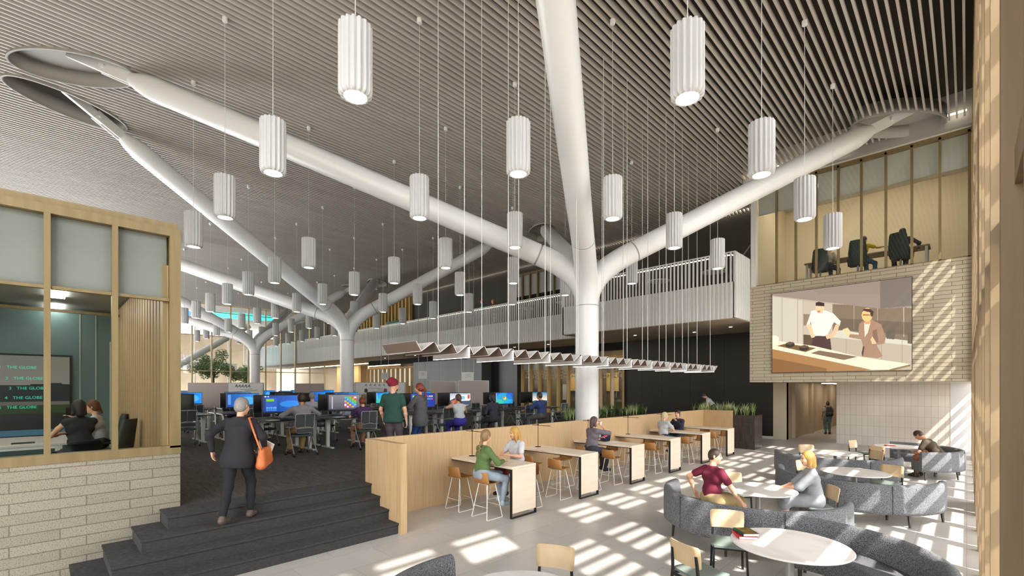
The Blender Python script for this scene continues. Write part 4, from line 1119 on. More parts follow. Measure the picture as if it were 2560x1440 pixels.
for k, (xx, zz) in enumerate(((.47, .60), (.57, .36), (.62, .14), (.56, -.07), (.47, -.28))):
    cu = bpy.data.curves.new('writing', 'FONT'); cu.body = f'{k + 1}   THE GLOBE'; cu.size = .088; cu.extrude = .001; cu.resolution_u = 3
    tmp = bpy.data.objects.new('writing_tmp', cu); COL.objects.link(tmp); bpy.context.view_layer.update()
    me = bpy.data.meshes.new_from_object(tmp.evaluated_get(bpy.context.evaluated_depsgraph_get()))
    bpy.data.objects.remove(tmp); bpy.data.curves.remove(cu)
    me.materials.clear(); me.materials.append(mat('writing_green', lin(50, 180, 150), .5, emit=.7))
    o = bpy.data.objects.new('writing', me); COL.objects.link(o); o.parent = tv; o.location = (xx, -.008, zz); o.rotation_euler = (PI / 2, 0, 0)
m = MB(); m.box(-15.05, -14.97, -6, 1.2, RF, 4.3); struct('wall_meeting_screen', m, mat('meeting_teal', lin(92, 116, 116), .35))
m = MB()
for y in (.62, .9): m.box(-14.965, -14.955, y - .008, y + .008, RF, 4.3)
m.box(-14.965, -14.955, 1.15, 1.24, RF, 3.6)
struct('trim_11', m, mat('pale_line', lin(190, 188, 180), .6))

def FW(a): return math.radians(a)
def exec_chair(x, y, z, rz, lab, c, s=1.0, hb=1.22):
    t = thing('office_armchair', lab, 'chair', (x, y, z), rz, s=s)   # faces +y
    f = mat('armchair_' + str(c), c, .75)
    m = MB(); m.rbox(-.26, .26, -.22, .27, .42, .52, .09); m.build('seat', f, t)
    m = MB(); rings = []
    for zz, w_, yy in ((.46, .23, -.20), (.52, .25, -.235), (.8, .26, -.27), (hb - .06, .22, -.33), (hb, .19, -.345)):
        rings.append([(w_ * u, yy + .05 * u * u, zz) for u in (-1, -.5, 0, .5, 1)] + [(w_ * u, yy - .05 + .05 * u * u, zz) for u in (1, .5, 0, -.5, -1)])
    m.loft(rings, True, True, True); m.build('backrest', f, t)
    m = MB(); m.tube([(0, 0, .07), (0, 0, .43)], .03, 12); m.build('post', frg, t)
    for k in range(5):
        a = 2 * PI * k / 5
        m = MB(); m.tube([(0, 0, .09), (.28 * math.cos(a), .28 * math.sin(a), .06)], .018, 8); l = m.build('leg', frg, t)
        m = MB(); m.ball((.28 * math.cos(a), .28 * math.sin(a), .03), .03, 10, 6); m.build('caster', mblack, l)
    for s_ in (-1, 1):
        m = MB(); m.tube([(s_ * .25, -.2, .66), (s_ * .29, -.05, .67), (s_ * .29, .18, .66), (s_ * .27, .2, .46)], .018, 8); m.build('armrest', mblack, t)
    return t
ex = lin(40, 46, 46)
exec_chair(-11.1, .45, RF, FW(100), 'dark armchair the woman in a sleeveless black top sits on', ex, 1.0, .86)
exec_chair(-12.35, .85, RF, PI, 'dark armchair the woman in a white blouse sits on', lin(60, 66, 66))
exec_chair(-10.6, .80, RF, FW(150), 'empty dark armchair beside the two women in the meeting room', lin(60, 66, 66))
# upper glazed office
UZ = 6.68
t = thing('office_table', 'long table in the upper glazed office', 'table', (-2.9, 22.75, UZ))
MB().rbox(-1.95, 1.95, -.4, .4, .92, .97, .01).build('tabletop', mat('upper_table', lin(150, 132, 108), .5), t)
for sx in (-1, 1):
    for sy in (-.32, .32): MB().box(sx * 1.86 - .04, sx * 1.86 + .04, sy - .04, sy + .04, 0, .92).build('leg', legw, t)
exec_chair(-4.2, 21.95, UZ, .15, 'dark green armchair, left of three in the upper glazed office', lin(44, 60, 54), 1.05)
exec_chair(-2.98, 21.95, UZ, .1, 'dark green armchair of the person in yellow in the upper glazed office', lin(44, 60, 54), 1.12)
exec_chair(-1.72, 21.95, UZ, -.15, 'dark green armchair, right of three in the upper glazed office', lin(44, 60, 54), 1.12)
# balcony cafe tables
for k, (x, y) in enumerate(((-20.5, 22.2), (-17.4, 22.2), (-10.6, 20.9), (-8.0, 20.9))):
    t = thing('balcony_table', 'white round table behind the balcony rail, ' + ('farthest left', 'just left of the main column', 'just right of the main column', 'nearest the brick wall')[k], 'table', (x, y, 6.6), group='round tables on the balcony')
    MB().lathe([(.5, .98), (.52, 1.0), (.5, 1.02)], n=32).build('tabletop', white, t)
    MB().tube([(0, 0, .02), (0, 0, .98)], .04, 12).build('post', white, t); MB().lathe([(.26, 0), (.25, .03)], n=24).build('base', white, t)

# trees seen through the far glass wall
leaf = noise_mat('tree_leaf', lin(74, 98, 50), lin(150, 168, 104), (1, 1, 1), 5, .6)
bark = mat('bark', lin(90, 74, 56), .9)
for k, (x, y, h, r, n) in enumerate(((-61, 13.6, 6.4, 1.9, 5200), (-61, 8.9, 6.2, 1.3, 3000), (-65, 18.2, 5.4, 1.5, 3000))):
    t = thing('indoor_tree', 'leafy green tree behind the far glass wall, ' + ('largest', 'at the bronze frame on the left', 'right beside the third column', 'small one left of the largest')[k], 'tree', (x, y, .72))
    m = MB(); m.tube([(0, 0, 0), (.1, 0, h * .4), (0, .1, h * .75)], [.12, .09, .04], 8)
    for q in range(6):
        a = q * 1.05; m.tube([(.05, .03, h * (.4 + .05 * q)), (r * .6 * math.cos(a), r * .6 * math.sin(a), h * (.62 + .05 * q))], [.05, .015], 6)
    m.build('trunk', bark, t)
    m = MB(); rt = random.Random(k)
    cl = [(rt.gauss(0, r * .45), rt.gauss(0, r * .5), h * .68 + rt.gauss(0, h * .13)) for _ in range(16)]
    for _ in range(n):
        c = rt.choice(cl); v = Vector((rt.gauss(0, 1), rt.gauss(0, 1), rt.gauss(0, 1))).normalized() * r * .36 * rt.random() ** .4
        p = Vector(c) + v; a = Vector((rt.gauss(0, 1), rt.gauss(0, 1), rt.gauss(0, .5))).normalized(); b = a.cross(Vector((rt.gauss(0, 1), rt.gauss(0, 1), rt.gauss(0, 1)))).normalized(); L_ = .08 + .06 * rt.random()
        m.add([p - a * L_, p + b * L_ * .45, p + a * L_, p - b * L_ * .45], [(0, 1, 2, 3)])
    o = m.build('foliage', leaf, t); o['kind'] = 'stuff'
# ------------------------------------------------------------------ people
def sdf_mesh(prims, vox, k=.03, cuts=()):
    """smooth union of round cones / ellipsoids sampled on a grid and skinned by surface nets.
    prim: ('c', a, b, ra, rb[, k]) or ('e', centre, radii, 3x3 axes) ; cuts: half spaces (n, d) kept where n.p < d"""
    lo = np.array([1e9] * 3); hi = -lo
    for p in prims:
        if p[0] == 'c':
            for q, r in ((p[1], p[3]), (p[2], p[4])): lo = np.minimum(lo, np.array(q) - r); hi = np.maximum(hi, np.array(q) + r)
        else:
            r = max(p[2]); lo = np.minimum(lo, np.array(p[1]) - r); hi = np.maximum(hi, np.array(p[1]) + r)
    lo -= 3 * vox; hi += 3 * vox
    n = np.ceil((hi - lo) / vox).astype(int) + 1
    F = np.full(n, .5, np.float32)
    ax = [lo[i] + vox * np.arange(n[i], dtype=np.float32) for i in range(3)]
    for p in prims:
        kk = k
        if p[0] == 'c':
            a, b, ra, rb = np.array(p[1], np.float32), np.array(p[2], np.float32), p[3], p[4]
            if len(p) > 5: kk = p[5]
            pl = np.minimum(a - ra, b - rb); ph = np.maximum(a + ra, b + rb)
        else:
            c, r = np.array(p[1], np.float32), np.array(p[2], np.float32); pl = c - max(r); ph = c + max(r)
            if len(p) > 4: kk = p[4]
        mg = kk + 2.5 * vox
        i0 = np.maximum(0, np.floor((pl - mg - lo) / vox).astype(int)); i1 = np.minimum(n, np.ceil((ph + mg - lo) / vox).astype(int) + 1)
        sl = tuple(slice(i0[j], i1[j]) for j in range(3))
        X, Y, Z = np.meshgrid(*[ax[j][sl[j]] for j in range(3)], indexing='ij')
        if p[0] == 'c':
            ba = b - a; L2 = float(ba @ ba) + 1e-9
            t = np.clip(((X - a[0]) * ba[0] + (Y - a[1]) * ba[1] + (Z - a[2]) * ba[2]) / L2, 0, 1)
            d = np.sqrt((X - a[0] - t * ba[0]) ** 2 + (Y - a[1] - t * ba[1]) ** 2 + (Z - a[2] - t * ba[2]) ** 2) - (ra + (rb - ra) * t)
        else:
            A = np.eye(3) if len(p) < 4 or p[3] is None else np.array(p[3])
            P = [(X - c[0]) * A[j][0] + (Y - c[1]) * A[j][1] + (Z - c[2]) * A[j][2] for j in range(3)]
            k0 = np.sqrt(sum((P[j] / r[j]) ** 2 for j in range(3))); k1 = np.sqrt(sum((P[j] / r[j] ** 2) ** 2 for j in range(3))) + 1e-9
            d = k0 * (k0 - 1) / k1
        G = F[sl]; h = np.maximum(kk - np.abs(G - d), 0) / kk
        F[sl] = np.minimum(G, d) - h * h * kk * .25
    if cuts:
        X, Y, Z = np.meshgrid(*ax, indexing='ij')
        for nn, d0 in cuts: F = np.maximum(F, nn[0] * X + nn[1] * Y + nn[2] * Z - d0)
    F[0] = F[-1] = 1; F[:, 0] = F[:, -1] = 1; F[:, :, 0] = F[:, :, -1] = 1
    S = F < 0
    cn = [(i, j, l) for i in (0, 1) for j in (0, 1) for l in (0, 1)]
    m = np.array(n) - 1
    sub = lambda A, c: A[c[0]:c[0] + m[0], c[1]:c[1] + m[1], c[2]:c[2] + m[2]]
    cnt = sum(sub(S, c).astype(np.int8) for c in cn)
    act = (cnt > 0) & (cnt < 8)
    idx = np.full(m, -1, np.int64); I = np.argwhere(act); idx[act] = np.arange(len(I))
    acc = np.zeros((len(I), 3)); num = np.zeros(len(I))
    for a in cn:
        for q in range(3):
            if a[q]: continue
            b = list(a); b[q] = 1
            fa = F[I[:, 0] + a[0], I[:, 1] + a[1], I[:, 2] + a[2]]; fb = F[I[:, 0] + b[0], I[:, 1] + b[1], I[:, 2] + b[2]]
            mk = (fa < 0) != (fb < 0); t = np.where(mk, fa / np.where(mk, fa - fb, 1), 0)
            pt = np.tile(np.array(a, float), (len(I), 1)); pt[:, q] += t
            acc += pt * mk[:, None]; num += mk
    V = lo + vox * (I + acc / num[:, None])
    Q = []
    for q in range(3):
        o1, o2 = [(1, 2), (2, 0), (0, 1)][q]
        s0 = [slice(1, m[j]) for j in range(3)]; s0[q] = slice(0, m[q]); s1 = list(s0); s1[q] = slice(1, m[q] + 1)
        A, B = S[tuple(s0)], S[tuple(s1)]
        for flip, M in ((False, A & ~B), (True, ~A & B)):
            E = np.argwhere(M)
            if not len(E): continue
            E = E + np.array([0 if j == q else 1 for j in range(3)])
            g = []
            for d1, d2 in ((0, 0), (1, 0), (1, 1), (0, 1)):
                e = E.copy(); e[:, o1] -= d1; e[:, o2] -= d2; g.append(idx[e[:, 0], e[:, 1], e[:, 2]])
            g = np.stack(g, 1); Q.append(g[:, ::-1] if flip else g)
    Q = np.concatenate(Q)
    for _ in range(1):   # one relaxation pass
        s_ = np.zeros_like(V); c_ = np.zeros(len(V))
        for a, b in ((0, 1), (1, 2), (2, 3), (3, 0)):
            np.add.at(s_, Q[:, a], V[Q[:, b]]); np.add.at(c_, Q[:, a], 1); np.add.at(s_, Q[:, b], V[Q[:, a]]); np.add.at(c_, Q[:, b], 1)
        V = V * .5 + .5 * s_ / np.maximum(c_, 1)[:, None]
    return V, Q
def link_vq(name, V, Q, mats, parent=None, slots=None):
    me = bpy.data.meshes.new(name); me.from_pydata(V.tolist(), [], Q.tolist())
    for m in (mats if isinstance(mats, (list, tuple)) else [mats]): me.materials.append(m)
    if slots is not None: me.polygons.foreach_set('material_index', slots.astype(np.int32))
    me.polygons.foreach_set('use_smooth', np.ones(len(Q), bool))
    me.update()
    o = bpy.data.objects.new(name, me); COL.objects.link(o)
    if parent: o.parent = parent
    return o

def v3(*a): return np.array(a, float)
def rotx(a): c, s = math.cos(a), math.sin(a); return np.array([[1, 0, 0], [0, c, -s], [0, s, c]])
def rotz_(a): c, s = math.cos(a), math.sin(a); return np.array([[c, -s, 0], [s, c, 0], [0, 0, 1]])
def roty(a): c, s = math.cos(a), math.sin(a); return np.array([[c, 0, s], [0, 1, 0], [-s, 0, c]])
def ik(a, b, l1, l2, pole):
    a, b = np.array(a, float), np.array(b, float); d = b - a; L = np.linalg.norm(d)
    if L > (l1 + l2) * .995: b = a + d / L * (l1 + l2) * .995; d = b - a; L = np.linalg.norm(d)
    u = d / L; x = (l1 * l1 - l2 * l2 + L * L) / (2 * L); h = math.sqrt(max(l1 * l1 - x * x, 0))
    p = np.array(pole, float); p = p - u * (p @ u); p /= np.linalg.norm(p) + 1e-9
    return a + u * x + p * h, b
SKIN = {'light': noise_mat('skin_light', lin(216, 164, 134), lin(226, 176, 146), (1, 1, 1), 8, .5), 'tan': noise_mat('skin_tan', lin(186, 128, 94), lin(198, 140, 106), (1, 1, 1), 8, .5), 'brown': noise_mat('skin_brown', lin(124, 82, 58), lin(136, 92, 66), (1, 1, 1), 8, .5)}
LIP = mat('lips', lin(176, 96, 86), .5); EYE = mat('eye_dark', (.02, .015, .012), .2); EYEW = mat('eye_white', (.75, .74, .72), .3)
def cloth(name, rgb, bump=.25):
    c = lin(*rgb); d = tuple(x * .86 for x in c)
    return noise_mat('cloth_' + name, d, c, (1, 1, 1.6), 7, .85, bump=bump, detail=3, contrast=(.35, .6), dist=.02)

HANDS = {}
def person(label, loc, rz, s=1.0, vox=.014, sit=None, lean=0, twist=0, head=(0, 0), skin='light', hair=None, hairc=(60, 40, 30),
           top=(120, 120, 120), topname='shirt', sleeve='short', legs=(50, 55, 70), legname='trousers', shoes=(40, 36, 34), armL=None, armR=None,
           footL=None, footR=None, female=False, skirt=False, bare_feet=False, hang=0, collar=False, neck=0.0, extra=None, low=False):
    """figure facing +y; hands are given in torso-free local coordinates (metres, height 1.75 at s=1)"""
    W = .92 if female else 1.0
    hip = v3(0, 0, .93) if sit is None else v3(0, 0, sit + .10)
    R = rotz_(math.radians(twist)) @ rotx(-math.radians(lean))
    T_ = lambda x, y, z: hip + R @ v3(x, y, z)
    chest = T_(0, .0, .30); nk = T_(0, -.01, .50); nb = T_(0, -.01, .475)
    HR = R @ rotx(math.radians(lean * .6)) if sit is not None else R
    HR = HR @ rotz_(math.radians(head[0])) @ rotx(math.radians(-head[1]))
    hc = nk + R @ v3(0, .015, .05) + HR @ v3(0, .012, .115)
    H_ = lambda x, y, z: hc + HR @ v3(x, y, z)
    sh = {-1: T_(-.185 * W, -.005, .435), 1: T_(.185 * W, -.005, .435)}
    hp = {-1: hip + rotz_(math.radians(twist * .3)) @ v3(-.09, 0, -.02), 1: hip + rotz_(math.radians(twist * .3)) @ v3(.09, 0, -.02)}
    arms, lg = {}, {}
    for sd, a in ((-1, armL), (1, armR)):
        if a is None: a = ((sd * .25, .06, hip[2] - .10), (sd * .3, -.6, 0)) if sit is None else ((sd * .14, .34, hip[2] + .06), (sd * .5, -.4, -.4))
        tgt, pole = a
        el, wr = ik(sh[sd], tgt, .285, .255, pole); arms[sd] = (sh[sd], el, wr)
    for sd, a in ((-1, footL), (1, footR)):
        if a is None: a = ((sd * .10, .02 * sd, .09), (sd * .05, 1, 0), 0) if sit is None else ((sd * .13, .44, .09), (sd * .1, .3, 1), 0)
        tgt, pole = a[0], a[1]
        kn, an = ik(hp[sd], tgt, .44, .42, pole); lg[sd] = (hp[sd], kn, an, a[2] if len(a) > 2 else 0)
    C = lambda a, b, ra, rb, *k: ('c', tuple(a), tuple(b), ra, rb, *k)
    sk = []
    # torso core, neck, head
    sk += [C(hip + v3(-.07, 0, 0), hip + v3(.07, 0, 0), .10, .10), C(hip, chest, .10, .105), C(T_(-.08 * W, 0, .33), T_(.08 * W, 0, .33), .10, .10), C(T_(-.15 * W, 0, .43), T_(.15 * W, 0, .43), .05, .05)]
    sk += [C(nb - R @ v3(0, 0, .05), H_(0, -.02, -.04), .056 if not female else .047, .052 if not female else .044)]
    HD = [('e', tuple(H_(0, 0, .02)), (.076, .094, .104), HR.T), ('e', tuple(H_(0, .022, -.045)), (.056, .066, .072), HR.T), C(H_(-.012, .055, -.085), H_(.012, .055, -.085), .024, .024, .03)]
    if not low:
        HD += [C(H_(0, .088, .012), H_(0, .108, -.022), .009, .013, .014), C(H_(-.012, .098, -.026), H_(.012, .098, -.026), .009, .009, .01),
               C(H_(-.016, .088, -.058), H_(.016, .088, -.058), .009, .009, .012), C(H_(-.035, .080, .034), H_(.035, .080, .034), .010, .010, .015)]
        for sd in (-1, 1):
            HD += [C(H_(sd * .077, -.005, .015), H_(sd * .077, -.012, -.022), .015, .009, .008), C(H_(sd * .035, .07, -.02), H_(sd * .04, .06, -.04), .02, .02, .02)]
    sk += HD
    def limb(pts, rs): return [C(pts[i], pts[i + 1], rs[i], rs[i + 1]) for i in range(len(pts) - 1)]
    f = .88 if female else 1.0
    for sd in (-1, 1):
        s0, el, wr = arms[sd]; mid = el * .6 + wr * .4
        sk += limb([s0, s0 * .5 + el * .5, el], [.050 * f, .045 * f, .037 * f]) + limb([el, mid, wr], [.036 * f, .038 * f, .024 * f])
        # hand: palm, four fingers, thumb
        u = (wr - el) / np.linalg.norm(wr - el); pn = np.cross(u, v3(0, 0, 1)); pn = pn / (np.linalg.norm(pn) + 1e-6)
        w_ = np.cross(pn, u) if abs(u[2]) < .75 else v3(0, 1, 0) - u * u[1]; w_ = w_ / (np.linalg.norm(w_) + 1e-6)
        sidew = np.cross(u, w_); sidew /= np.linalg.norm(sidew)
        if abs(u[2]) < .75: w_, sidew = sidew, w_       # palms down when the forearm is level
        curl = -np.abs(sidew[2]) / (sidew[2] + 1e-6) * sidew if abs(u[2]) < .75 else sidew * (-sd)
        inw = w_ * (-sd if abs(u[2]) < .75 and w_[0] > 0 else (sd if abs(u[2]) < .75 else 1))
        pc = wr + u * .045
        sk += [C(wr + u * .01 - w_ * .012, pc - w_ * .022 + u * .03, .018, .014, .015), C(wr + u * .01 + w_ * .012, pc + w_ * .022 + u * .03, .018, .014, .015)]
        if vox < .02:
            for q, L in ((-1.5, .062), (-.5, .074), (.5, .080), (1.5, .070)):
                b0 = pc + w_ * .0165 * q + u * .032; b1 = b0 + u * L * .55 + curl * .010; b2 = b1 + u * L * .38 + curl * .026
                sk += [C(b0, b1, .0092, .0085, .003), C(b1, b2, .0085, .0072, .006)]
            t0 = wr + u * .02 + inw * .02; t1 = t0 + u * .03 + inw * .028; sk += [C(t0, t1, .012, .0105, .01), C(t1, t1 + u * .03 + inw * .004 + curl * .008, .0102, .0085, .008)]
        else: sk += [C(pc + u * .03, pc + u * .09 + curl * .02, .022, .014, .02)]
        h0, kn, an, fy = lg[sd]
        sk += limb([h0, kn], [.080 * (1.04 if female else 1), .050]) + limb([kn, kn * .6 + an * .4, an], [.050, .050, .031])
        fd = rotz_(math.radians(fy)) @ v3(0, 1, 0)
        if bare_feet: sk += [C(an + v3(0, 0, -.045), an + fd * .15 + v3(0, 0, -.06), .032, .024)]
        else: sk += [C(an, an + v3(0, 0, -.05), .03, .03)]
    V, Q = sdf_mesh(sk, vox, .03)
    cen = V[Q].mean(1); hl = (cen - hc) @ HR; sl = np.zeros(len(Q), int)
    if not low:
        sl[(np.abs(hl[:, 0]) < .024) & (np.abs(hl[:, 2] + .058) < .010) & (hl[:, 1] > .07)] = 1
        for sd in (-1, 1):
            e = ((hl[:, 0] - sd * .031) / .014) ** 2 + ((hl[:, 2] - .012) / .0075) ** 2 < 1
            sl[e & (hl[:, 1] > .05)] = 2
            b = (np.abs(hl[:, 0] - sd * .033) < .020) & (np.abs(hl[:, 2] - .036) < .006) & (hl[:, 1] > .05)
            sl[b] = 3
    hm = noise_mat('hair_%d_%d_%d' % hairc, tuple(x * .6 for x in lin(*hairc)), lin(*hairc), (30, 30, 3), 6, .5, bump=.3, dist=.01)
    root = link_vq('person', V, Q, [SKIN[skin], LIP, EYE, hm], None, sl)
    root.location = loc; root.rotation_euler = (0, 0, rz); root.scale = (s, s, s)
    tag(root, label, 'person')
    Mw = Matrix.Translation(loc) @ Matrix.Rotation(rz, 4, 'Z') @ Matrix.Scale(s, 4)
    HANDS[label] = {sd: (Mw @ Vector(arms[sd][2]), Mw @ Vector(arms[sd][2] + (arms[sd][2] - arms[sd][1]) * .32)) for sd in (-1, 1)}
    # ---- trousers / skirt
    pv = max(vox, .013)
    if skirt != 'dress':
        lr = 1.0 if female else 1.1
        P = [C(hip + v3(-.065, -.005, .0), hip + v3(.065, -.005, .0), .125 * (1 if sit is None else 1.04), .125 * (1 if sit is None else 1.04)), C(hip, T_(0, 0, .06), .120, .110)]
        for sd in (-1, 1):
            h0, kn, an, fy = lg[sd]; cut = an + (kn - an) * .10
            P += limb([h0 + v3(0, 0, .0), h0 * .45 + kn * .55, kn], [.098 * lr, .080 * lr, .064 * lr]) + limb([kn, kn * .55 + an * .45, cut], [.064 * lr, .060 * lr, .048 * lr])
        link_vq(legname, *sdf_mesh(P, pv, .03, [((0, 0, -1), -max(.02, min(lg[1][2][2], lg[-1][2][2]) - .03))]), cloth(legname + '_%d_%d_%d' % legs, legs), root)
    if skirt:
        P = [C(hip + v3(-.07, 0, 0), hip + v3(.07, 0, 0), .135, .135), C(hip, T_(0, 0, .12), .13, .115)]
        for sd in (-1, 1):
            h0, kn, an, fy = lg[sd]
            P += limb([h0, kn], [.112, .086]); P += [C(kn, kn + (an - kn) * .18 + v3(0, .01, 0), .085, .085, .04)]
        P += [C((lg[1][1] + lg[-1][1]) / 2, (lg[1][0] + lg[-1][0]) / 2, .09, .12, .06)]
        link_vq('skirt', *sdf_mesh(P, pv, .05), cloth('skirt_%d_%d_%d' % (top if skirt == 'dress' else legs), top if skirt == 'dress' else legs), root)
    # ---- top
    g = .95 if not female else .90
    P = [C(T_(-.075 * W, .0, .33), T_(.075 * W, .0, .33), .128 * g, .128 * g), C(T_(-.05, 0, .12 - hang), T_(.05, 0, .12 - hang), .118 + hang * .04, .118 + hang * .04), C(T_(0, 0, .04 - hang), T_(0, 0, .33), .122 + hang * .05, .12 * g), C(T_(-.15 * W, -.005, .432), T_(.15 * W, -.005, .432), .064, .064), C(T_(-.05, -.01, .455), T_(.05, -.01, .455), .066, .066)]
    if female: P += [C(T_(-.065, .085, .27), T_(.065, .085, .27), .055, .055, .05)]
    if hang > .05 and sit is None: hw_ = (.078, .118 + hang * .1) if not female else (.075, .138 + hang * .06); P += [C(hip + v3(-hw_[0], 0, -.04 - hang * .6), hip + v3(hw_[0], 0, -.04 - hang * .6), hw_[1], hw_[1], .08), C(hip + v3(-.06, 0, -.05), T_(-.05, 0, .2), .132, .12, .08), C(hip + v3(.06, 0, -.05), T_(.05, 0, .2), .132, .12, .08)]
    if skirt == 'dress' or sit is not None: P += [C(T_(0, 0, -.02), T_(0, 0, .2), .13, .12)]
    ends = {'none': None, 'short': .62, 'elbow': 1.0, 'long': 2.0}[sleeve]
    for sd in (-1, 1):
        s0, el, wr = arms[sd]
        if ends is None: P += [C(s0, s0 + (el - s0) * .05, .056, .052)]
        elif ends <= 1: P += [C(s0, s0 + (el - s0) * ends, .066, .062 + (.02 if skirt == 'dress' else 0))]
        else: P += limb([s0, el], [.062, .054]) + limb([el, wr - (wr - el) * .06], [.052, .038])
    if collar: P += [C(T_(-.03, -.02, .50), T_(.03, -.02, .50), .056, .056, .02)]
    zc = R @ v3(0, 0, 1); nbp = T_(0, 0, .515)
    cuts = [(tuple(zc), float(zc @ nbp))]
    bt = T_(0, 0, -.06 - hang) if sit is None else T_(0, 0, -.07); cuts.append((tuple(-zc), float(-zc @ bt)))
    link_vq(topname, *sdf_mesh(P, pv, .035, cuts), cloth(topname + '_%d_%d_%d' % top, top), root)
    # ---- shoes
    if not bare_feet:
        for sd in (-1, 1):
            an, fy = lg[sd][2], lg[sd][3]; fd = rotz_(math.radians(fy)) @ v3(0, 1, 0)
            P = [C(an + v3(0, 0, -.035) - fd * .03, an + fd * .15 + v3(0, 0, -.055), .043, .034), C(an + v3(0, 0, .0), an + v3(0, 0, -.05), .042, .045), C(an + fd * .08 + v3(0, 0, -.05), an + fd * .14 + v3(0, 0, -.055), .042, .034)]
            link_vq('shoe', *sdf_mesh(P, pv, .02, [((0, 0, -1), float(-(an[2] - .088)))]), mat('shoe_%d_%d_%d' % shoes, lin(*shoes), .6), root)
    # ---- hair
    hv = max(.009, vox * .75)
    E = lambda x, y, z, rx, ry, rz_: ('e', tuple(H_(x, y, z)), (rx, ry, rz_), HR.T)
    P = None; face = [(tuple(HR @ v3(0, 1, -.75)), float((HR @ v3(0, 1, -.75)) @ H_(0, .066, .03)))]
    if hair in ('short', 'bun', 'tail', 'braid', 'long', 'bob', 'low_tail'):
        P = [E(0, -.010, .034, .086, .100, .104), E(0, -.035, -.015, .080, .075, .08)]
    if hair == 'long':
        for sd in (-1, 1): P += [C(H_(sd * .055, .01, .05), H_(sd * .078, .012, -.08), .034, .036), C(H_(sd * .078, .012, -.08), H_(sd * .085, .05, -.25), .034, .022)]
        P += [C(H_(0, -.06, 0), H_(0, -.09, -.22), .07, .05)]
        face = [(tuple(HR @ v3(0, 1, -.25)), float((HR @ v3(0, 1, -.25)) @ H_(0, .070, .0)))]
    if hair == 'bob':
        for sd in (-1, 1): P += [C(H_(sd * .058, -.005, .05), H_(sd * .072, .002, -.10), .034, .030)]
        P += [C(H_(0, -.055, .0), H_(0, -.065, -.11), .066, .058)]
        face = [(tuple(HR @ v3(0, 1, -.2)), float((HR @ v3(0, 1, -.2)) @ H_(0, .055, .0)))]
    if hair == 'bun': P += [E(0, -.10, .06, .042, .04, .04)]
    if hair == 'topbun': P = [E(0, -.010, .034, .086, .100, .104), E(0, -.035, -.015, .080, .075, .08), E(0, -.06, .135, .038, .038, .034)]
    if hair == 'tail': P += [C(H_(0, -.10, .04), H_(0, -.15, -.06), .03, .034), C(H_(0, -.15, -.06), H_(.01, -.13, -.24), .034, .016)]
    if hair == 'low_tail': P += [C(H_(0, -.09, -.03), H_(0, -.12, -.12), .03, .022)]
    if hair == 'crop': P = [E(0, -.006, .032, .0815, .098, .100), E(0, -.03, -.005, .077, .072, .07)]
    if P: link_vq('hair', *sdf_mesh(P, hv, .02, face), hm, root)
    if hair == 'braid':
        P = []
        for q in range(9):
            z = -.04 - q * .036; P += [E((.012 if q % 2 else -.012), -.098 - .010 * min(q, 4) * .6, z, .027 - .0014 * q, .022, .026)]
        link_vq('braid', *sdf_mesh(P, .008, .008), hm, root)
    if hair == 'beanie':
        P = [E(0, -.018, .055, .098, .118, .118), C(H_(0, -.06, .12), H_(0, -.14, .09), .07, .045), C(H_(-.05, -.01, -.01), H_(.05, -.01, -.01), .075, .075, .03)]
        fc = HR @ v3(0, .25, -1); link_vq('beanie', *sdf_mesh(P, .010, .03, [(tuple(fc), float(fc @ H_(0, .05, .025)))]), cloth('beanie', (128, 24, 48)), root)
        P = [E(0, .045, -.075, .052, .05, .05)]
        link_vq('beard', *sdf_mesh(P, .010, .01, [(tuple(HR @ v3(0, 0, 1)), float((HR @ v3(0, 0, 1)) @ H_(0, 0, -.055)))]), hm, root)
    return root

LOW = dict(vox=.02, low=True)
# --- cafe
person('man in a maroon polo shirt sitting on the curved banquette, back to the camera', (-3.14, 8.10, 0), FW(-30), 1.06, .0115, sit=.46, lean=4, head=(-42, 0), hair='crop', hairc=(70, 52, 44), top=(112, 26, 52), topname='polo_shirt', collar=True,
       legs=(188, 164, 116), armL=((-.30, -.10, .62), (-.5, -.8, .0)), armR=((.40, .26, .52), (.6, -.5, .1)), skin='light')
person('blonde woman in a light grey shirt dress sitting on a plywood chair', (-1.86, 9.30, 0), FW(112), 1.04, .0115, sit=.45, lean=8, head=(10, 0), female=True, hair='bob', hairc=(206, 164, 84), top=(150, 152, 157), topname='dress_top', sleeve='elbow', skirt='dress', collar=True,
       armL=((-.05, .47, .72), (-.4, -.3, -.6)), armR=((.06, .47, .70), (.4, -.3, -.6)), footL=((-.10, .44, .09), (-.1, .3, 1), 0), footR=((.05, .40, .09), (.1, .3, 1), 0), shoes=(200, 196, 190), skin='light')
person('man in a dark brown t-shirt leaning over his phone on the far banquette', (-.50, 17.05, 0), FW(78), 1.08, .016, sit=.46, lean=38, head=(0, 28), hair='crop', hairc=(66, 38, 30), top=(72, 60, 44), topname='t_shirt', legs=(150, 96, 70), skin='tan', shoes=(60, 50, 44),
       armL=((-.10, .52, .62), (-.5, -.2, -.3)), armR=((.10, .52, .62), (.5, -.2, -.3)))
person('person with a black backpack standing in the corridor', (-5.25, 29.2, 0), FW(30), .99, .02, low=True, head=(-20, 10), hair='topbun', hairc=(30, 22, 20), top=(150, 150, 152), topname='t_shirt', legs=(96, 128, 132), skin='tan', armR=((.22, .40, 1.10), (.6, -.6, -.3)), shoes=(60, 40, 34))
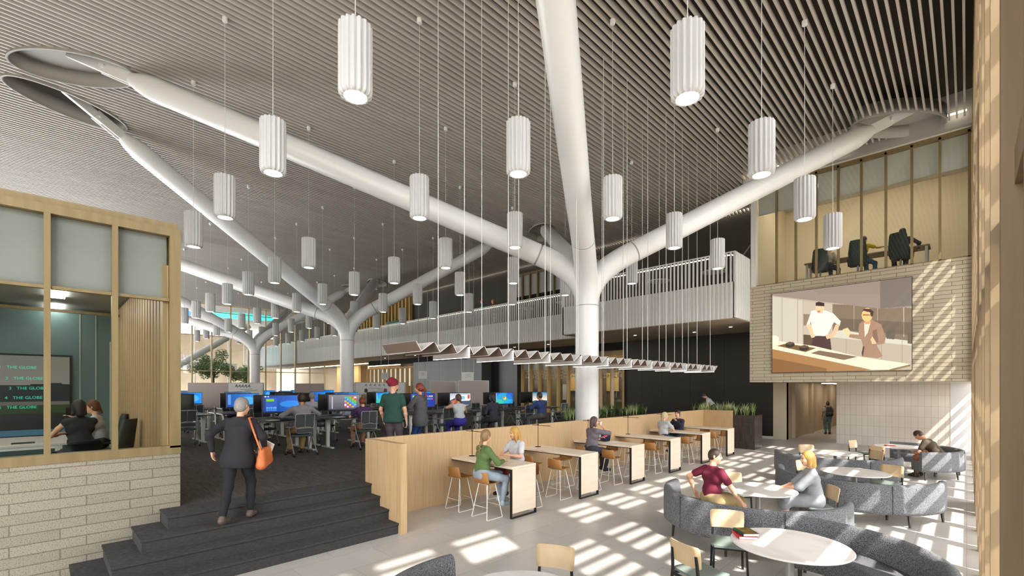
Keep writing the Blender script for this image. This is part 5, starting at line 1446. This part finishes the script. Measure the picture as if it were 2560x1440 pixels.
# --- bar tables
person('woman in a green top with a long braid sitting on a bar stool', (-6.64, 5.92, 0), FW(-14), 1.06, .0115, sit=.69, lean=6, head=(14, 4), female=True, hair='braid', hairc=(150, 116, 78), top=(92, 116, 66), topname='green_top', sleeve='long', legs=(150, 164, 176), legname='jeans', shoes=(170, 190, 196),
       armL=((-.13, .40, 1.02), (-.6, -.4, -.3)), armR=((.13, .38, 1.00), (.6, -.4, -.3)), footL=((-.08, .42, .30), (-.1, .3, 1), -10), footR=((.12, .36, .26), (.1, .3, 1), 10))
person('smiling blonde woman in a white t-shirt on the far side of the first bar table', (-6.93, 7.22, 0), FW(176), 1.04, .0115, sit=.69, lean=6, head=(-18, 6), female=True, hair='long', hairc=(206, 160, 80), top=(206, 208, 212), topname='t_shirt', legs=(120, 40, 40), legname='red_trousers',
       armL=((-.10, .36, 1.03), (-.6, -.4, -.3)), armR=((.10, .36, 1.03), (.6, -.4, -.3)), footL=((-.08, .40, .30), (-.1, .3, 1)), footR=((.1, .40, .30), (.1, .3, 1)))
person('person in a loose grey shirt drinking from a cup at the third bar table', (-7.15, 10.28, 0), FW(-16), 1.08, .014, sit=.69, lean=8, head=(-20, -2), female=True, hair='bob', hairc=(92, 76, 70), top=(112, 104, 112), topname='loose_shirt', sleeve='elbow', legs=(52, 50, 62), shoes=(34, 36, 44), skin='light',
       armL=((-.10, .34, 1.03), (-.6, -.4, -.3)), armR=((.10, .26, 1.33), (.9, .1, -.7)), footL=((-.08, .40, .30), (-.1, .3, 1)), footR=((.12, .34, .30), (.1, .3, 1)))
person('blonde person in a pale t-shirt seen from behind at the fifth bar table', (-7.36, 14.78, 0), FW(-12), 1.04, .016, sit=.69, lean=8, head=(-20, 0), female=True, hair='low_tail', hairc=(210, 190, 150), top=(184, 188, 190), topname='t_shirt', legs=(52, 60, 80), armL=((-.1, .36, 1.03), (-.6, -.4, -.3)), armR=((.10, .38, 1.03), (.6, -.4, -.3)), footL=((-.08, .40, .30), (-.1, .3, 1)), footR=((.1, .40, .30), (.1, .3, 1)))
person('woman in a dark navy top sitting across the fifth bar table', (-7.32, 15.95, 0), FW(172), 1.06, .016, sit=.69, lean=8, head=(6, 0), female=True, hair='low_tail', hairc=(50, 36, 34), top=(40, 42, 62), topname='navy_top', sleeve='long', legs=(50, 60, 84), armL=((-.08, .26, 1.22), (-.7, -.2, -.5)), armR=((.12, .34, 1.03), (.6, -.4, -.3)), footL=((-.08, .40, .30), (-.1, .3, 1)), footR=((.1, .40, .30), (.1, .3, 1)))
person('person with a grey cap and white shirt bending behind the grasses', (-8.42, 21.95, RF), FW(110), .95, .02, low=True, lean=38, head=(0, 10), hair='short', hairc=(60, 60, 60), top=(190, 190, 194), topname='t_shirt', legs=(70, 70, 74), armL=((-.2, .35, .75), (-.4, -.5, 0)), armR=((.2, .35, .75), (.4, -.5, 0)))
# --- steps
person('grey-haired person in a dark coat walking up the steps', (-7.66, 2.02, .54), FW(52), 1.05, .0115, lean=9, head=(-20, 0), hair='short', hairc=(150, 144, 138), top=(30, 29, 36), topname='coat', sleeve='long', hang=.15, female=True, legs=(20, 20, 26), shoes=(92, 78, 70), collar=True,
       armL=((-.30, -.08, .98), (-.4, -.8, 0)), armR=((.30, .14, 1.0), (.5, -.7, 0)), footL=((-.06, -.34, .05), (0, 1, .2), 0), footR=((.12, .10, .09), (0, 1, 0), 0))
# --- raised floor
person('man in a green t-shirt and dark red beanie standing, back to the camera', (-9.91, 5.96, RF), FW(40), 1.13, .013, head=(-38, 0), hair='beanie', hairc=(60, 40, 30), top=(40, 76, 66), topname='t_shirt', hang=.06, legs=(86, 76, 84), armL=((-.25, .10, .86), (-.6, -.6, 0)), armR=((.28, .04, .84), (.6, -.6, 0)))
person('red-haired woman with a long ponytail in a loose grey top, standing', (-10.37, 7.05, RF), FW(112), 1.09, .013, head=(10, 6), female=True, hair='tail', hairc=(140, 56, 36), top=(92, 92, 94), topname='loose_top', sleeve='elbow', hang=.20, legs=(36, 72, 128), legname='jeans', armL=((-.30, .34, 1.12), (-.5, -.4, -.5)), armR=((.12, .24, 1.12), (.7, -.5, -.3)))
SIT = dict(sit=.52, lean=8)
person('man in a grey shirt and khaki trousers sitting at a computer, back to the camera', (-12.35, 4.76, RF), FW(88), 1.15, .014, **SIT, head=(0, 0), hair='short', hairc=(58, 40, 32), top=(142, 140, 146), topname='grey_shirt', sleeve='long', legs=(176, 148, 92), legname='khaki_trousers', shoes=(70, 50, 40), skin='tan', collar=True, armL=((-.34, .42, .86), (-.6, -.2, -.3)), armR=((.34, .40, .90), (.6, -.2, -.3)))
person('woman with red hair in a purple t-shirt sitting at a computer', (-12.5, 6.56, RF), FW(84), 1.06, .015, **SIT, head=(0, 18), female=True, hair='bun', hairc=(140, 64, 34), top=(74, 50, 92), topname='t_shirt', legs=(180, 130, 100), armL=((-.16, .42, .84), (-.6, -.2, -.3)), armR=((.16, .42, .84), (.6, -.2, -.3)))
person('woman in a white sleeveless top and blue skirt resting her chin at a computer', (-11.6, 9.40, RF), FW(80), 1.10, .015, **SIT, head=(10, 0), female=True, hair='low_tail', hairc=(84, 54, 42), top=(196, 198, 200), topname='white_top', sleeve='none', legs=(52, 44, 140), skirt=True, armL=((-.06, .22, 1.14), (-.8, -.1, -.6)), armR=((.16, .40, .86), (.6, -.2, -.3)))
person('person with black bobbed hair in a dark top sitting at a computer', (-11.75, 11.05, RF), FW(84), 1.10, .016, **SIT, head=(10, 0), female=True, hair='bob', hairc=(40, 36, 36), top=(54, 46, 62), topname='dark_top', sleeve='long', legs=(44, 44, 46))
person('man in a blue shirt sitting at a computer beside the main column', (-11.55, 13.35, RF), FW(96), 1.12, .016, **SIT, head=(10, 0), hair='short', hairc=(50, 40, 40), top=(42, 64, 116), topname='blue_shirt', sleeve='long', legs=(84, 84, 80), skin='tan', armL=((-.16, .42, .86), (-.6, -.2, -.3)), armR=((.16, .42, .86), (.6, -.2, -.3)))
person('person in a grey top on the phone in the third row of desks', (-16.6, 4.95, RF), FW(88), 1.08, **LOW, **SIT, head=(0, 4), hair='short', hairc=(70, 60, 58), top=(104, 102, 118), topname='grey_top', sleeve='short', armR=((.16, .10, 1.20), (.9, .0, -.5)))
person('white-haired person in a pale shirt in the third row of desks', (-16.6, 6.75, RF), FW(80), 1.12, **LOW, **SIT, head=(0, 0), hair='short', hairc=(170, 166, 160), top=(176, 176, 192), topname='pale_shirt', sleeve='long', armR=((.40, .36, .98), (.6, -.2, -.3)))
person('person in an olive shirt standing at the wide whiteboard', (-21.9, 11.6, RF), FW(50), .98, **LOW, head=(0, 0), hair='short', hairc=(60, 46, 38), top=(120, 118, 96), topname='olive_shirt', sleeve='long', armR=((.22, .34, 1.25), (.7, -.5, -.3)))
person('red-haired person in a white shirt standing at the wide whiteboard', (-21.2, 12.3, RF), FW(50), .98, **LOW, head=(0, 0), hair='short', hairc=(116, 56, 38), top=(196, 194, 186), topname='white_shirt', sleeve='long', armL=((-.24, .34, 1.15), (-.7, -.5, -.3)))
# --- balcony and upper office
person('person in a turquoise shirt leaning on the balcony rail', (-24.2, 21.6, 6.6), FW(150), 1.18, **LOW, head=(-30, 0), hair='short', hairc=(150, 90, 50), top=(30, 120, 130), topname='turquoise_shirt', sleeve='long')
person('blond person in brown beside the turquoise shirt on the balcony', (-23.2, 21.7, 6.6), FW(170), 1.10, **LOW, head=(10, 0), hair='bob', hairc=(170, 140, 90), top=(96, 74, 54), topname='brown_top', sleeve='long', female=True)
person('person in beige seated at the left armchair in the upper glazed office', (-4.0, 22.05, UZ), FW(-25), 1.05, vox=.018, sit=.54, lean=12, head=(0, 10), hair='short', hairc=(70, 56, 46), top=(190, 176, 150), topname='beige_shirt', sleeve='long', low=True)
person('person in a yellow top pointing in the upper glazed office', (-2.9, 22.1, UZ), FW(-30), 1.14, vox=.018, sit=.54, lean=10, head=(-15, 0), female=True, hair='low_tail', hairc=(60, 36, 28), top=(214, 180, 20), topname='yellow_top', sleeve='short', legs=(40, 90, 110), low=True, armL=((-.42, .16, .72), (-.6, -.5, 0)), armR=((.40, .50, 1.0), (.5, -.2, -.6)))
person('person in dark clothes in the right armchair in the upper glazed office', (-1.66, 22.1, UZ), FW(15), 1.16, vox=.018, sit=.54, lean=8, head=(15, 0), hair='short', hairc=(60, 34, 28), top=(54, 40, 44), topname='dark_jacket', sleeve='long', legs=(40, 40, 44), low=True, armR=((.44, .34, .80), (.6, -.3, -.3)))
# --- glazed meeting room
person('woman in a sleeveless black top holding up a phone in the meeting room', (-11.2, .48, RF), FW(104), 1.10, .014, sit=.52, lean=8, head=(0, 0), female=True, hair='bob', hairc=(34, 26, 24), top=(36, 36, 38), topname='black_top', sleeve='none', legs=(60, 44, 40), armL=((-.12, .36, .86), (-.6, -.2, -.3)), armR=((.02, .36, 1.10), (.8, -.2, -.5)))
person('woman in a white blouse with auburn hair in the meeting room', (-12.35, .80, RF), FW(165), 1.08, .015, sit=.52, lean=8, head=(0, 0), female=True, hair='low_tail', hairc=(110, 64, 36), top=(190, 192, 200), topname='blouse', sleeve='long', legs=(40, 40, 44))

# things people carry
def held(name, label, cat, m_, build, loc, rz=0, rot=None):
    m = MB(); build(m); o = m.build(name, m_); o.location = loc; o.rotation_euler = rot or (0, 0, rz); return tag(o, label, cat)
# things people hold or carry
def near(lab, sd):
    k = [q for q in HANDS if lab in q][0]; return HANDS[k][sd]
def held(name, label, cat, m_, mb, loc, rot=(0, 0, 0)):
    o = mb.build(name, m_); o.location = loc; o.rotation_euler = rot; return tag(o, label, cat)
w, p = near('drinking', 1)
held('cup', 'small white cup held to the mouth at the third bar table', 'cup', white, MB().lathe([(.022, -.04), (.034, .045), (.031, .045), (.02, -.034)], n=20), p + Vector((.02, .01, .03)))
w, p = near('holding up a phone', 1)
held('phone', 'dark phone held up by the woman in a sleeveless black top', 'phone', mat('phone_dark', (.02, .015, .02), .2), MB().rbox(-.04, .04, -.005, .005, -.02, .15, .004), p, (0, 0, FW(100)))
w, p = near('leaning over his phone', 1)
w2, p2 = near('leaning over his phone', -1)
held('phone', 'phone held low by the man in a brown shirt', 'phone', mat('phone_dark', (.02, .015, .02), .2), MB().rbox(-.045, .045, -.08, .08, 0, .01, .01), (p + p2) / 2 + Vector((0, 0, .0)), (.4, 0, FW(78)))
# backpack in the corridor
t = thing('backpack', 'black backpack worn by the person in the corridor', 'backpack', (-5.25 + .10, 29.2 - .17, 1.03), FW(30))
bm = mat('backpack_black', lin(44, 46, 44), .8)
V, Q = sdf_mesh([('c', (-.08, 0, 0), (.08, 0, 0), .09, .09), ('c', (-.075, .0, .0), (-.06, .0, .36), .09, .075), ('c', (.075, 0, 0), (.06, 0, .36), .09, .075), ('c', (-.06, -.07, .05), (.06, -.07, .05), .055, .055)], .02, .05)
link_vq('bag_body', V, Q, bm, t)
for s_ in (-1, 1): MB().tube([(s_ * .12, .05, .38), (s_ * .13, .16, .46), (s_ * .13, .28, .36), (s_ * .12, .28, .15), (s_ * .13, .12, .02)], .018, 6).build('strap', bm, t)
# shoulder bag of the walking person
t = thing('shoulder_bag', 'orange-brown shoulder bag carried by the grey-haired person on the steps', 'bag', (-7.66, 2.02, .54), FW(52))
bo = noise_mat('bag_leather', lin(186, 96, 44), lin(206, 116, 60), (1, 1, 1), 5, .5)
V, Q = sdf_mesh([('c', (.34, -.05, .80), (.34, .24, .84), .07, .06), ('c', (.34, -.04, .90), (.34, .24, .93), .06, .05), ('c', (.34, -.02, 1.0), (.34, .20, 1.02), .05, .045)], .014, .06)
link_vq('bag_body', V, Q, bo, t)
MB().tube([(.34, -.06, 1.02), (.26, -.10, 1.30), (.17, -.04, 1.50), (.16, .06, 1.50), (.24, .16, 1.30), (.34, .20, 1.04)], .014, 8).build('strap', bo, t)
held('papers', 'white papers under the arm of the grey-haired person on the steps', 'papers', mat('paper', (.85, .84, .8), .7), MB().rbox(-.11, .11, -.006, .006, -.15, .15, .003), Matrix.Translation((-7.66, 2.02, .54)) @ Matrix.Rotation(FW(52), 4, 'Z') @ Vector((.29, .24, 1.02)), (.5, .5, FW(52)))
